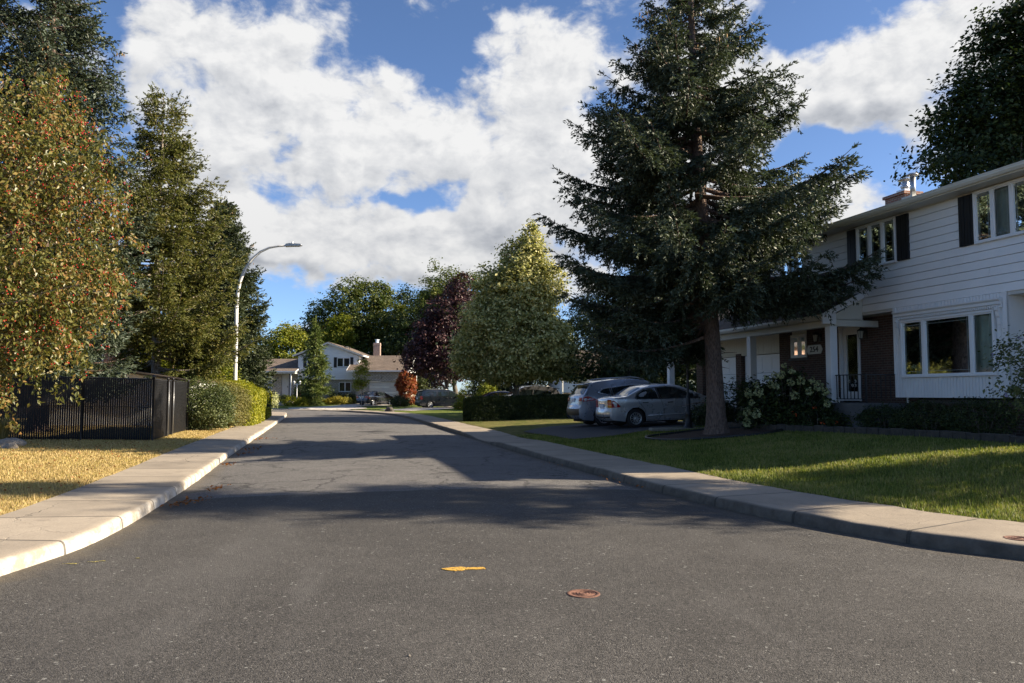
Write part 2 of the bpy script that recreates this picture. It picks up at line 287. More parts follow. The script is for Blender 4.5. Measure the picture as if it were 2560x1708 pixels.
M = dict(
    asphalt=asphalt('asphalt'), concrete=concrete('sidewalk concrete'), concrete2=concrete('newer sidewalk concrete', base=(.30, .25, .19), nosewear=.25, facedark=.95, cracks=.15), pavers=concrete('pale driveway', False, (.38, .33, .28)),
    lawn=lawnmat('green lawn', [(.045, .056, .013), (.095, .108, .025), (.16, .155, .048)], (.21, .17, .07)),
    drylawn=lawnmat('dry lawn', [(.24, .17, .065), (.38, .275, .12), (.50, .38, .18)], (.44, .32, .14)),
    farlawn=lawnmat('far lawn', [(.07, .10, .02), (.11, .15, .03), (.16, .19, .045)], (.17, .18, .05)),
    earth=plain('dark soil', (.035, .026, .018), .95, var=.5, scale=8, bmp=.03), mulch=plain('mulch', (.07, .035, .02), .95, var=.6, scale=25, bmp=.04),
    driveway=plain('driveway asphalt', (.032, .032, .034), .85, var=.35, scale=20, bmp=.006),
    siding=plain('white siding', (.80, .80, .79), .55, var=.05, scale=1.2), trim=plain('white trim', (.74, .74, .73), .5, var=.05, scale=2),
    cream=plain('cream panel', (.60, .58, .50), .6, var=.07, scale=1.5), soffit=plain('soffit', (.55, .54, .50), .6, var=.06),
    gutter=plain('cream gutter', (.62, .60, .52), .45, var=.08, scale=2), black=plain('black paint', (.012, .012, .014), .45, var=.2), fenceblack=plain('black plastic slats', (.007, .007, .008), .6, var=.3, spec=.25),
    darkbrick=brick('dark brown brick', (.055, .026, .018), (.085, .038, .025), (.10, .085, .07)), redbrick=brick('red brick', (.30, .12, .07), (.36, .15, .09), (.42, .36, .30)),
    chimbrick=brick('pink brick', (.34, .22, .17), (.42, .28, .22), (.40, .34, .30)), stone=brick('white stone', (.42, .38, .31), (.55, .51, .44), (.26, .23, .18), .34, .15, .025),
    roofdark=shingle('dark shingles', (.045, .034, .028), (.065, .05, .04)), roofbrown=shingle('brown shingles', (.115, .085, .065), (.15, .115, .09)),
    found=plain('foundation', (.10, .10, .10), .9, var=.2, scale=4, bmp=.01), glass=glassmat('window glass', alpha=1), darkglass=glassmat('dark pane', (.018, .022, .026)),
    curtain=plain('curtain cloth', (.19, .225, .195), .9, var=.2), darkcurtain=plain('dark curtain cloth', (.28, .34, .29), .9, var=.25), sheer=plain('pale curtain', (.22, .24, .22), .9, var=.25), room=plain('room interior', (.02, .02, .02), .9),
    steel=plain('galvanised steel', (.50, .51, .52), .38, .85, var=.12), pole=plain('pale grey pole paint', (.62, .62, .61), .4, .1, var=.06, scale=1.5),
    chrome=plain('chrome', (.75, .75, .76), .15, 1., var=.04), rust=plain('rusty iron', (.17, .085, .058), .8, .2, var=.5, scale=35, bmp=.006),
    yellow=wornpaint('yellow paint', (.58, .33, .04), .50), yellowfade=wornpaint('faded yellow paint', (.38, .32, .08), .66),
    tyre=plain('tyre rubber', (.014, .014, .015), .8), plastic=plain('black plastic', (.018, .018, .019), .5), under=plain('underbody', (.006, .006, .006), .95),
    redlens=plain('red lens', (.30, .006, .008), .12, spec=.8), clearlens=plain('clear lens', (.55, .55, .56), .1, spec=.8), plate=plain('licence plate', (.55, .58, .65), .5, var=.2, scale=12),
    silver=carpaint('silver paint', (.50, .51, .54), .55), bluegrey=carpaint('blue grey paint', (.25, .28, .34), .5), navy=carpaint('dark navy paint', (.022, .028, .042)),
    slate=carpaint('dark slate paint', (.008, .012, .018), .2), blue=carpaint('blue paint', (.018, .03, .10)), grey=carpaint('warm grey paint', (.13, .13, .14)),
    tint=glassmat('car glass', (.012, .018, .02), .02), lampglass=plain('lantern glass', (.45, .44, .38), .3),
    woodgrey=plain('weathered fence wood', (.10, .085, .07), .85, var=.3, scale=6), cretewhite=plain('white letters', (.62, .62, .58), .6),
    bark=bark('spruce bark', (.115, .078, .060)), bark2=bark('grey bark', (.13, .11, .09)), palebark=bark('pale bark', (.26, .22, .18)), deadtwig=plain('dead twigs', (.17, .14, .11), .9, var=.3),
    rock=plain('pale rock', (.27, .24, .20), .9, var=.3, scale=7, bmp=.04), darkrock=plain('dark rock', (.07, .06, .05), .9, var=.4, scale=9, bmp=.04),
    # foliage
    bluespruce=leafmat('blue spruce needles', [(.022, .028, .010), (.044, .056, .026), (.066, .090, .056), (.12, .15, .11)], .15, .5, .5, 1.6),
    spruce=leafmat('spruce needles', [(.035, .040, .010), (.07, .075, .018), (.10, .105, .026), (.14, .115, .035)], .2, .55, .4, .9),
    darkspruce=leafmat('dark spruce needles', [(.024, .034, .014), (.045, .060, .026), (.068, .088, .042), (.10, .115, .06)], .15, .55, .4, .9),
    norway=leafmat('norway spruce needles', [(.045, .052, .012), (.085, .095, .020), (.125, .135, .03), (.17, .14, .04)], .25, .55, .5, .8),
    cones=leafmat('spruce cones', [(.12, .06, .02), (.22, .12, .04), (.30, .18, .06)], .0, .7),
    crab=leafmat('crabapple leaves', [(.05, .06, .012), (.09, .10, .020), (.14, .14, .032), (.21, .18, .05), (.27, .14, .045)], .35, .4, .30, .9, .45),
    berry=plain('red berries', (.40, .022, .016), .25, var=.4, scale=40), autumn=leafmat('dry orange leaves', [(.20, .07, .02), (.32, .13, .04)], .3),
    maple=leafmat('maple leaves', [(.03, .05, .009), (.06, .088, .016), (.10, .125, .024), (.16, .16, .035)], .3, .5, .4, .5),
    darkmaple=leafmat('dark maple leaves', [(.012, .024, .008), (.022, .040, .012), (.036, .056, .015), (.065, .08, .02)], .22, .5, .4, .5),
    variegated=leafmat('cream edged maple leaves', [(.13, .14, .04), (.25, .26, .08), (.46, .43, .17), (.66, .60, .30)], .25, .5, .2, .5),
    purple=leafmat('purple leaves', [(.022, .010, .012), (.042, .017, .021), (.070, .030, .033), (.12, .060, .055)], .15, .45, .4, .7),
    yellowgreen=leafmat('yellow green leaves', [(.07, .095, .008), (.14, .17, .014), (.21, .23, .022), (.29, .27, .035)], .35, .5, .35, .6),
    cedar=leafmat('golden cedar sprays', [(.11, .125, .008), (.19, .205, .012), (.27, .27, .02), (.36, .33, .03)], .3, .55, .35, 1.),
    olive=leafmat('olive leaves', [(.08, .08, .02), (.14, .135, .035), (.20, .185, .055), (.26, .22, .08)], .25, .5, .4, 1.2),
    bushgreen=leafmat('dark bush leaves', [(.03, .045, .013), (.06, .082, .025), (.10, .125, .042), (.15, .165, .06)], .25, .45, .4, 1.2),
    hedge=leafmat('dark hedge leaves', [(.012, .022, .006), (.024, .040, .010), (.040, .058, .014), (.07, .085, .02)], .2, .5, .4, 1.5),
    redleaf=leafmat('red leaves', [(.14, .022, .012), (.24, .045, .018), (.33, .085, .028), (.30, .16, .04)], .3, .5, .4, 1.2),
    hosta=leafmat('yellow perennial leaves', [(.14, .14, .02), (.28, .24, .03), (.42, .33, .04)], .3, .5, .3, 2.),
    weeping=leafmat('weeping cypress sprays', [(.045, .065, .014), (.08, .115, .025), (.12, .155, .035), (.17, .19, .05)], .2, .55, .4, 1.),
    bloom=leafmat('pale green blooms', [(.30, .33, .15), (.40, .42, .20), (.50, .50, .28)], .15, .7, .3, 3.), orangefl=leafmat('orange red petals', [(.40, .05, .015), (.55, .10, .02)], .2),
    pinkfl=leafmat('pink petals', [(.45, .06, .09), (.6, .12, .16)], .2), lilacfl=leafmat('lilac petals', [(.30, .28, .48), (.42, .38, .6)], .2),
    ornamental=leafmat('tall ornamental grass blades', [(.12, .11, .035), (.20, .18, .07), (.30, .26, .12)], .3, .6, .3, 3.),
    blade=leafmat('grass blades', [(.065, .092, .015), (.13, .17, .030), (.20, .22, .05), (.30, .27, .10)], .35, .6, .55, .9),
    dryblade=leafmat('straw blades', [(.28, .20, .075), (.42, .31, .13), (.54, .42, .20), (.33, .27, .08)], .3, .6, .5, .9),
)

# ------------------------------------------------------------------ mesh helpers
def link(o, parent=None):
    COL.objects.link(o)
    if parent is not None: o.parent = parent
    return o
def tag(o, label=None, cat=None, group=None, kind=None):
    if label: o['label'] = label
    if cat: o['category'] = cat
    if group: o['group'] = group
    if kind: o['kind'] = kind
    return o
def thing(name, label, cat, loc=(0, 0, 0), rz=0., group=None):
    o = bpy.data.objects.new(name, None); link(o); o.location = loc; o.rotation_euler = (0, 0, rz); o.empty_display_size = .2
    return tag(o, label, cat, group)
class MB:
    def __init__(s): s.V = []; s.F = []; s.S = []
    def add(s, v, f, smooth=False):
        k = len(s.V); s.V += [tuple(p) for p in v]; s.F += [[i + k for i in q] for q in f]; s.S += [smooth] * len(f); return s
    def box(s, x0, x1, y0, y1, z0, z1):
        v = [(x, y, z) for z in (z0, z1) for y in (y0, y1) for x in (x0, x1)]
        return s.add(v, [(0, 2, 3, 1), (4, 5, 7, 6), (0, 1, 5, 4), (2, 6, 7, 3), (0, 4, 6, 2), (1, 3, 7, 5)])
    def prism(s, poly, d, ax='y'):
        """poly in the plane normal to ax, d=(lo,hi)"""
        n = len(poly)
        f = {'y': lambda p, h: (p[0], h, p[1]), 'x': lambda p, h: (h, p[0], p[1]), 'z': lambda p, h: (p[0], p[1], h)}[ax]
        v = [f(p, d[0]) for p in poly] + [f(p, d[1]) for p in poly]
        fs = [list(range(n)), list(range(2 * n - 1, n - 1, -1))] + [(i, i + n, (i + 1) % n + n, (i + 1) % n) for i in range(n)]
        return s.add(v, fs)
    def tube(s, pts, r, n=8, cap=True):
        pts = [Vector(p) for p in pts]; r = r if hasattr(r, '__len__') else [r] * len(pts); v = []; up = None
        for i, p in enumerate(pts):
            t = (pts[min(i + 1, len(pts) - 1)] - pts[max(i - 1, 0)]).normalized()
            if up is None or abs(up.dot(t)) > .98: up = Vector((0, 0, 1)) if abs(t.z) < .9 else Vector((1, 0, 0))
            a = t.cross(up).normalized(); b = a.cross(t); up = b
            v += [p + (a * math.cos(q) + b * math.sin(q)) * r[i] for q in [2 * math.pi * k / n for k in range(n)]]
        m = len(pts)
        f = [(i * n + k, i * n + (k + 1) % n, (i + 1) * n + (k + 1) % n, (i + 1) * n + k) for i in range(m - 1) for k in range(n)]
        s.add(v, f, True)
        if cap:
            k = len(s.V) - n * m; s.F += [[k + q for q in range(n)][::-1], [k + (m - 1) * n + q for q in range(n)]]; s.S += [False] * 2
        return s
    def lathe(s, prof, c=(0, 0, 0), n=16, ax='z', smooth=True):
        v = []
        for r, h in prof:
            for k in range(n):
                a = 2 * math.pi * k / n; p = (r * math.cos(a), r * math.sin(a), h)
                if ax == 'y': p = (p[0], p[2], p[1])
                if ax == 'x': p = (p[2], p[0], p[1])
                v.append((p[0] + c[0], p[1] + c[1], p[2] + c[2]))
        m = len(prof)
        f = [(i * n + k, i * n + (k + 1) % n, (i + 1) * n + (k + 1) % n, (i + 1) * n + k) for i in range(m - 1) for k in range(n)]
        return s.add(v, f, smooth)
    def build(s, name, mat, parent=None, bevel=0.):
        me = bpy.data.meshes.new(name); me.from_pydata([tuple(v) for v in s.V], [], s.F)
        me.polygons.foreach_set('use_smooth', s.S); me.materials.append(mat)
        bm = bmesh.new(); bm.from_mesh(me); bmesh.ops.recalc_face_normals(bm, faces=bm.faces)
        if bevel: bmesh.ops.bevel(bm, geom=[e for e in bm.edges if len(e.link_faces) == 2 and e.calc_face_angle(0) > .6], offset=bevel, segments=1, affect='EDGES', clamp_overlap=True)
        bm.to_mesh(me); bm.free(); me.update()
        return link(bpy.data.objects.new(name, me), parent)
def npmesh(name, V, F, mat, parent=None, smooth=False, uv=None):
    V = np.asarray(V, np.float32); F = np.asarray(F, np.int32); k = F.shape[1]
    me = bpy.data.meshes.new(name); me.vertices.add(len(V)); me.vertices.foreach_set('co', V.ravel())
    me.loops.add(F.size); me.loops.foreach_set('vertex_index', F.ravel())
    me.polygons.add(len(F)); me.polygons.foreach_set('loop_start', np.arange(0, F.size, k, dtype=np.int32))
    me.polygons.foreach_set('use_smooth', np.full(len(F), smooth))
    if uv is not None:
        l = me.uv_layers.new(name='UVMap'); l.data.foreach_set('uv', np.asarray(uv, np.float32)[F.ravel()].ravel())
    me.materials.append(mat); me.update(calc_edges=True); me.validate()
    return link(bpy.data.objects.new(name, me), parent)
def unit(v): return v / np.maximum(np.linalg.norm(v, axis=-1, keepdims=True), 1e-9)
def rdir(rng, n): return unit(rng.normal(size=(n, 3)))

# ------------------------------------------------------------------ leaves, crowns
def leaf_arrays(C, size, rng, up=.35, ratio=.55, out=None, droop=.0, jitter=.35):
    """diamond leaves folded along the midrib: C centres"""
    n = len(C); N = rdir(rng, n); N[:, 2] = np.abs(N[:, 2]) * (1 - up) + up
    if out is not None: N = N + out * .6
    N = unit(N); D = unit(np.cross(N, rdir(rng, n))); D[:, 2] -= droop; D = unit(D)
    B = unit(np.cross(D, N)); L = (size * rng.uniform(1 - jitter, 1 + jitter, n))[:, None]; W = L * ratio
    V = np.stack([C - D * L * .5, C + B * W * .5 - D * L * .06 + N * L * .09, C + D * L * .5, C - B * W * .5 - D * L * .06 + N * L * .09], 1)
    return V.reshape(-1, 3), np.arange(4 * n).reshape(-1, 4)
def crown_points(blobs, nclump, per, cr, rng, inner=.4, flat=.6):
    wts = np.array([(b[3] * b[4] * b[5]) ** .667 for b in blobs]); wts /= wts.sum()
    pts = []; outs = []
    for b, w in zip(blobs, wts):
        k = max(4, int(nclump * w)); d = rdir(rng, k)
        rad = inner + (1 - inner) * rng.uniform(0, 1, k) ** .55
        rad *= 1 + .13 * np.sin(d[:, 0] * 5 + b[0] * 3) * np.cos(d[:, 2] * 4 + b[1]) + rng.normal(0, .05, k)
        c = np.array(b[:3]) + d * rad[:, None] * np.array(b[3:6])
        m = rng.integers(int(per * .5), int(per * 1.5) + 1, k); idx = np.repeat(np.arange(k), m)
        s = cr * rng.uniform(.6, 1.3, k)
        pts.append(c[idx] + rng.normal(size=(len(idx), 3)) * np.array([1, 1, flat]) * s[idx][:, None] * .6); outs.append(d[idx])
    return np.concatenate(pts), np.concatenate(outs)
def limbs(mb, blobs, top, r0, rng, n=6, k=14):
    base = Vector(top)
    for i in range(k):
        b = blobs[i % len(blobs)]; d = rdir(rng, 1)[0]; d[2] = abs(d[2])
        e = Vector((b[0] + d[0] * b[3] * .75, b[1] + d[1] * b[4] * .75, b[2] + (d[2] * .9 - .25) * b[5] * .8))
        s = base * rng.uniform(.55, 1.); s.x = base.x; s.y = base.y
        mid = s.lerp(e, .5) + Vector((0, 0, .12 * (e - s).length))
        mb.tube([s, s.lerp(mid, .5), mid, mid.lerp(e, .55), e], [r0 * .5, r0 * .38, r0 * .26, r0 * .15, r0 * .05], n, False)
def broadleaf(name, label, loc, blobs, nclump, per, leaf, mat, trunk=(2.5, .2), cr=.5, seed=1, cat='tree', inner=.4, flat=.6, group=None, bk='bark2', droop=.1, up=.3, ratio=.6, kl=14):
    rng = np.random.default_rng(seed); t = thing(name, label, cat, loc, 0, group)
    P, O = crown_points(blobs, nclump, per, cr, rng, inner, flat); P[:, 2] = np.maximum(P[:, 2], .03)
    V, F = leaf_arrays(P, leaf, rng, up, ratio, O, droop)
    npmesh('crown', V, F, M[mat], t)
    if trunk:
        h, r = trunk; mb = MB(); zt = min(b[2] for b in blobs)
        pts = [(math.sin(i * 1.3 + seed) * r * .35 * (i > 0), math.cos(i * 1.7 + seed) * r * .3 * (i > 0), h * i / 6) for i in range(7)]
        mb.tube([(0, 0, -.1)] + pts, [r * 1.6] + [r * (1.25 if i == 0 else 1 - .09 * i) for i in range(7)], 12)
        if kl: limbs(mb, blobs, (pts[-1][0], pts[-1][1], h), r, rng, 6, kl)
        mb.build('trunk', M[bk], t)
    return t
def interp(z, prof):
    return float(np.interp(z, [p[0] for p in prof], [p[1] for p in prof]))
def conifer(name, label, loc, H, prof, mat, seed=1, dz=.42, nb=7, nl=.06, nw=.016, seg=.12, tw=.22, npts=9, z0=1.2, r0=.25, lean=(0, 0), droop=.25, hang=.4, tip=.25,
            cones=0, bk='bark', flare=1.5, gaps=.12, group=None, dead=0, asym=None, bare=.18, updir=0., shoots=.8, eldrop=1.1, skirt=(), Lmax=None):
    """whorled conifer: prof = (height, branch length) pairs; every twig a row of needle tufts"""
    rng = np.random.default_rng(seed); t = thing(name, label, 'tree', loc, 0, group)
    ax = lambda z: np.array([lean[0] * z / H + .04 * math.sin(z * .6), lean[1] * z / H, z])
    mb = MB(); zs = [-.15, 0, .25, .6] + list(np.linspace(1.2, H, 16))
    mb.tube([ax(z) for z in zs], [r0 * (flare + .25)] + [r0 * (1 + (flare - 1) * math.exp(-z * 3)) * max(.04, 1 - z / H) ** .85 for z in zs[1:]], 14)
    SP = []; SD = []; SL = []; CP = []
    z = z0
    while z < H - .15:
        for _ in range(nb if z < H * .85 else max(4, nb - 2)):
            zz = z + rng.uniform(-.5, .5) * dz
            if zz > H - .1 or rng.uniform() < gaps: continue
            a = rng.uniform(0, 2 * math.pi); L = interp(zz, prof) * rng.uniform(.72, 1.12)
            if asym: L *= 1 + asym[0] * math.cos(a - asym[1])
            if Lmax: L = min(L, Lmax[0] if math.cos(a) > 0 else Lmax[1])
            if any(zz < k[2] and math.cos(a - k[0]) > k[1] for k in skirt): continue
            if L < .12: continue
            rel = zz / H; rad = np.array([math.cos(a), math.sin(a), 0]); per = np.array([-math.sin(a), math.cos(a), 0])
            p0 = ax(zz); el = updir + (.5 if rel > .88 else .2 - droop * (1 - rel) * eldrop)
            cv = lambda s: p0 + rad * (L * s) + np.array([0, 0, L * (el * s - .35 * droop * s * (1 - s) * 2 + tip * s ** 3)]) + per * (L * .06 * math.sin(3 * s + a))
            n = max(4, int(L / .35)); ss = np.linspace(0, 1, n + 1)
            mb.tube([cv(s) for s in ss], [max(.006, .017 * L * (1 - s) + .004) for s in ss], 5, False)
            k = max(3, int(L * (1 - bare) / tw)); sv = bare + (1 - bare) * (np.arange(k) + rng.uniform(0, 1, k)) / k
            for s in np.append(sv, 1.):
                b = cv(s); tg = cv(min(1, s + .05)) - cv(max(0, s - .05)); tg /= np.linalg.norm(tg) + 1e-9
                sides = (-1, 1) if s < .99 else (0,)
                for sd_ in sides:
                    tl = (.16 + .36 * L * (1 - s) ** .8 * .75) * rng.uniform(.6, 1.2); tl = min(tl, 1.15)
                    dr = tg * rng.uniform(.5, .95) + per * sd_ * rng.uniform(.7, 1.1) + np.array([0, 0, rng.uniform(-.25, .12)])
                    dr /= np.linalg.norm(dr); m = max(2, int(tl / seg)); q = (np.arange(m) + .3) / m
                    pts = b + dr * (q * tl)[:, None]; pts[:, 2] -= hang * .5 * (q ** 1.6) * tl
                    dd = np.repeat(dr[None], m, 0); dd[:, 2] -= hang * .6 * q
                    SP.append(pts); SD.append(dd); SL.append(np.full(m, seg * 1.5))
                    # side shoots on the twig, and hanging shoots below it
                    if tl > .22:
                        lat = np.cross(dr, [0, 0, 1.]); lat /= np.linalg.norm(lat) + 1e-9
                        kk = rng.uniform(0, 1, m) < shoots; jj = np.flatnonzero(kk)
                        if len(jj):
                            for sg in (-1, 1):
                                hl = rng.uniform(.10, .26, len(jj)) * (1.1 - .5 * q[jj]) * (nl / .075); mm = max(1, int(.17 * nl / .075 / seg))
                                ds_ = dr * .75 + lat * sg * .7 + np.column_stack([rng.normal(0, .2, (len(jj), 2)), rng.uniform(-.35, .1, len(jj)) - hang * .25]); ds_ = unit(ds_)
                                for e in range(mm): SP.append(pts[jj] + ds_ * (hl * (e + .6) / mm)[:, None]); SD.append(ds_); SL.append(np.full(len(jj), seg * 1.5))
                        nh = rng.poisson(hang * m * .33)
                        for _h in range(nh):
                            j = rng.integers(0, m); hl = rng.uniform(.12, .42) * (.6 + hang * .6); mm = max(2, int(hl / seg)); qq = (np.arange(mm) + .2) / mm
                            dh = dr * .3 + np.array([rng.uniform(-.25, .25), rng.uniform(-.25, .25), -1.]); dh /= np.linalg.norm(dh)
                            SP.append(pts[j] + dh * (qq * hl)[:, None]); SD.append(np.repeat(dh[None], mm, 0)); SL.append(np.full(mm, seg * 1.4))
                if cones and rel > .6 and rng.uniform() < cones * (rel - .4): CP.append(b + np.array([0, 0, -.06]))
        z += dz * (1. if z < H * .8 else .7)
    # leader
    m = 14; q = np.linspace(H - 1.1, H + .15, m); SP.append(np.array([ax(v) for v in q])); SD.append(np.repeat([[0, 0, 1.]], m, 0)); SL.append(np.full(m, .16))
    for i in range(dead):
        zz = rng.uniform(.8, z0 + 2.); a = rng.uniform(0, 6.28); p = Vector(ax(zz)); l_ = rng.uniform(.3, 1.3); d = Vector((math.cos(a), math.sin(a), rng.uniform(-.35, .1)))
        mb.tube([p, p + d * l_ * .5 + Vector((0, 0, .03)), p + d * l_], [.016, .011, .004], 5, False)
    mb.build('trunk', M[bk], t)
    P = np.concatenate(SP); D = unit(np.concatenate(SD)); SLn = np.concatenate(SL); n = len(P)
    # needle tufts: npts thin blades around each twig segment
    P = np.repeat(P, npts, 0); D = np.repeat(D, npts, 0); SLn = np.repeat(SLn, npts); N = len(P)
    rr = rdir(rng, N); rr -= D * np.sum(rr * D, 1, keepdims=True); rr = unit(rr); rr[:, 2] += .12
    nd = unit(D + rr * rng.uniform(.3, .95, N)[:, None])
    b = P + D * (SLn * rng.uniform(-.5, .5, N))[:, None]; tipp = b + nd * (nl * rng.uniform(.7, 1.3, N))[:, None]
    wv = unit(np.cross(nd, rdir(rng, N))) * (nw * .5)
    md = b + (tipp - b) * .45
    V = np.stack([b, md + wv, tipp, md - wv], 1).reshape(-1, 3)
    npmesh('crown', V, np.arange(4 * N).reshape(-1, 4), M[mat], t)
    if CP:
        C = np.repeat(np.array(CP), 5, 0); C = C + rng.normal(size=C.shape) * np.array([.13, .13, .05]); n = len(C)
        ring = [(.0, .0, .05), (.022, 0, 0), (0, .022, 0), (-.022, 0, 0), (0, -.022, 0), (0, 0, -.09)]
        V = (C[:, None] + np.array(ring)[None]).reshape(-1, 3)
        tri = np.array([(0, 1, 2), (0, 2, 3), (0, 3, 4), (0, 4, 1), (5, 2, 1), (5, 3, 2), (5, 4, 3), (5, 1, 4)])
        npmesh('cone_cluster', V, (tri[None] + 6 * np.arange(n)[:, None, None]).reshape(-1, 3), M['cones'], t)['kind'] = 'stuff'
    return t
def shrub(name, label, loc, blobs, n, leaf, mat, seed=1, cat='shrub', per=14, cr=.18, stems=6, inner=.55, group=None, up=.3, ratio=.55, droop=.1, flat=.8, sr=.012):
    rng = np.random.default_rng(seed); t = thing(name, label, cat, loc, 0, group)
    P, O = crown_points(blobs, n, per, cr, rng, inner, flat); P[:, 2] = np.maximum(P[:, 2], .02)
    V, F = leaf_arrays(P, leaf, rng, up, ratio, O, droop); npmesh('foliage', V, F, M[mat], t)
    if stems:
        mb = MB()
        for i in range(stems):
            b = blobs[i % len(blobs)]; a = rng.uniform(0, 6.28); q = rng.uniform(.1, .5)
            e = Vector((b[0] + math.cos(a) * b[3] * q, b[1] + math.sin(a) * b[4] * q, b[2] + b[5] * .5)); s_ = Vector((b[0] * .8 + math.cos(a) * .08, b[1] * .8 + math.sin(a) * .08, -.05))
            mb.tube([s_, s_.lerp(e, .5) + Vector((0, 0, .05)), e], [sr * 1.4, sr, sr * .4], 5, False)
        mb.build('stem', M['bark2'], t)
    return t

# ------------------------------------------------------------------ street geometry and terrain
PAIRS = [((-4.7, -15), (34, -15)), ((-4.5, -4), (32, -4)), ((-4.35, 1.5), (20, 2.6)), ((-4.35, 4.5), (8.6, 5.0)), ((-4.35, 6.77), (4.84, 7.53)),
         ((-4.32, 8.1), (3.9, 8.67)), ((-4.5, 9.4), (3.4, 9.6)), ((-4.8, 10.8), (2.9, 10.75)), ((-5.5, 13.9), (1.97, 13.9)), ((-6.85, 19.3), (.57, 19.4)),
         ((-8.2, 24.9), (-.78, 25.0)), ((-11.2, 37.4), (-3.62, 37.3)), ((-14.2, 49.8), (-6.5, 50)), ((-16.2, 57.5), (-9.0, 58)), ((-17.6, 61.3), (-12.5, 64.7)),
         ((-20.5, 63.8), (-17.3, 72)), ((-27, 65.8), (-26, 76.8)), ((-45, 67.5), (-45, 80))]
def catmull(P, sub=14):
    P = np.array(P, float); P = np.vstack([2 * P[0] - P[1], P, 2 * P[-1] - P[-2]]); out = []
    for i in range(1, len(P) - 2):
        for t in np.arange(sub) / sub:
            a, b, c, d = P[i - 1], P[i], P[i + 1], P[i + 2]
            out.append(.5 * (2 * b + (c - a) * t + (2 * a - 5 * b + 4 * c - d) * t * t + (3 * b - a - 3 * c + d) * t ** 3))
    out.append(P[-2]); return np.array(out)
KL = catmull([p[0] for p in PAIRS]); KR = catmull([p[1] for p in PAIRS])
def dense(P, st=.3):
    s = np.concatenate([[0], np.cumsum(np.linalg.norm(np.diff(P, axis=0), axis=1))]); u = np.arange(0, s[-1], st)
    return np.stack([np.interp(u, s, P[:, 0]), np.interp(u, s, P[:, 1])], 1), u
DL, UL = dense(KL); DR, UR = dense(KR)
def sdist(P, D, side):
    """signed distance from polyline D, positive away from the road"""
    P = np.asarray(P, float); out = np.empty(len(P)); T = unit(np.gradient(D, axis=0)); D32 = D.astype(np.float32); dd = (D32 ** 2).sum(1)
    for i in range(0, len(P), 8000):
        q = P[i:i + 8000]; j = (dd[None] - 2 * q.astype(np.float32) @ D32.T).argmin(1); r = q - D[j]
        c = T[j, 0] * r[:, 1] - T[j, 1] * r[:, 0]; n2 = np.hypot(r[:, 0], r[:, 1])
        out[i:i + 8000] = np.where(n2 < .6, c, n2 * np.sign(c)) * side
    return out
def sm(x): x = np.clip(x, 0, 1); return x * x * (3 - 2 * x)
SWW = 1.36
def zright(P, d=None):
    P = np.asarray(P, float); d = sdist(P, DR, -1) if d is None else d; y = P[:, 1]
    amp = np.interp(y, [0, 18, 24, 30, 40, 60, 68, 77, 84, 90], [.44, .44, .36, .26, .14, .06, .0, .03, .22, .4])
    z = .155 + amp * sm((d - SWW) / 6.) + .012 * np.sin(P[:, 0] * 1.7) * np.sin(P[:, 1] * 1.3)
    return np.where(d < SWW, np.interp(d, [1.0, 1.22, SWW], [-.15, -.05, .15]), z)
def zleft(P, d=None):
    P = np.asarray(P, float); d = sdist(P, DL, 1) if d is None else d
    z = .15 + .10 * sm((d - SWW) / 6.) + .012 * np.sin(P[:, 0] * 1.5) * np.sin(P[:, 1] * 1.2)
    return np.where(d < SWW, np.interp(d, [1.0, 1.22, SWW], [-.15, -.05, .145]), z)
def zr(x, y): return float(zright(np.array([[x, y]]))[0])
def zl(x, y): return float(zleft(np.array([[x, y]]))[0])
TH = math.atan2(.9693, -.2458)                                    # the near house: x along the street, y towards the road
HX = np.array([-.2458, .9693]); HN = np.array([-.9693, -.2458]); H0 = np.array([9.98, 20.7])
def hp(t, k): p = H0 + HX * t + HN * k; return float(p[0]), float(p[1])
def hz(t, k): p = hp(t, k); return zr(*p)

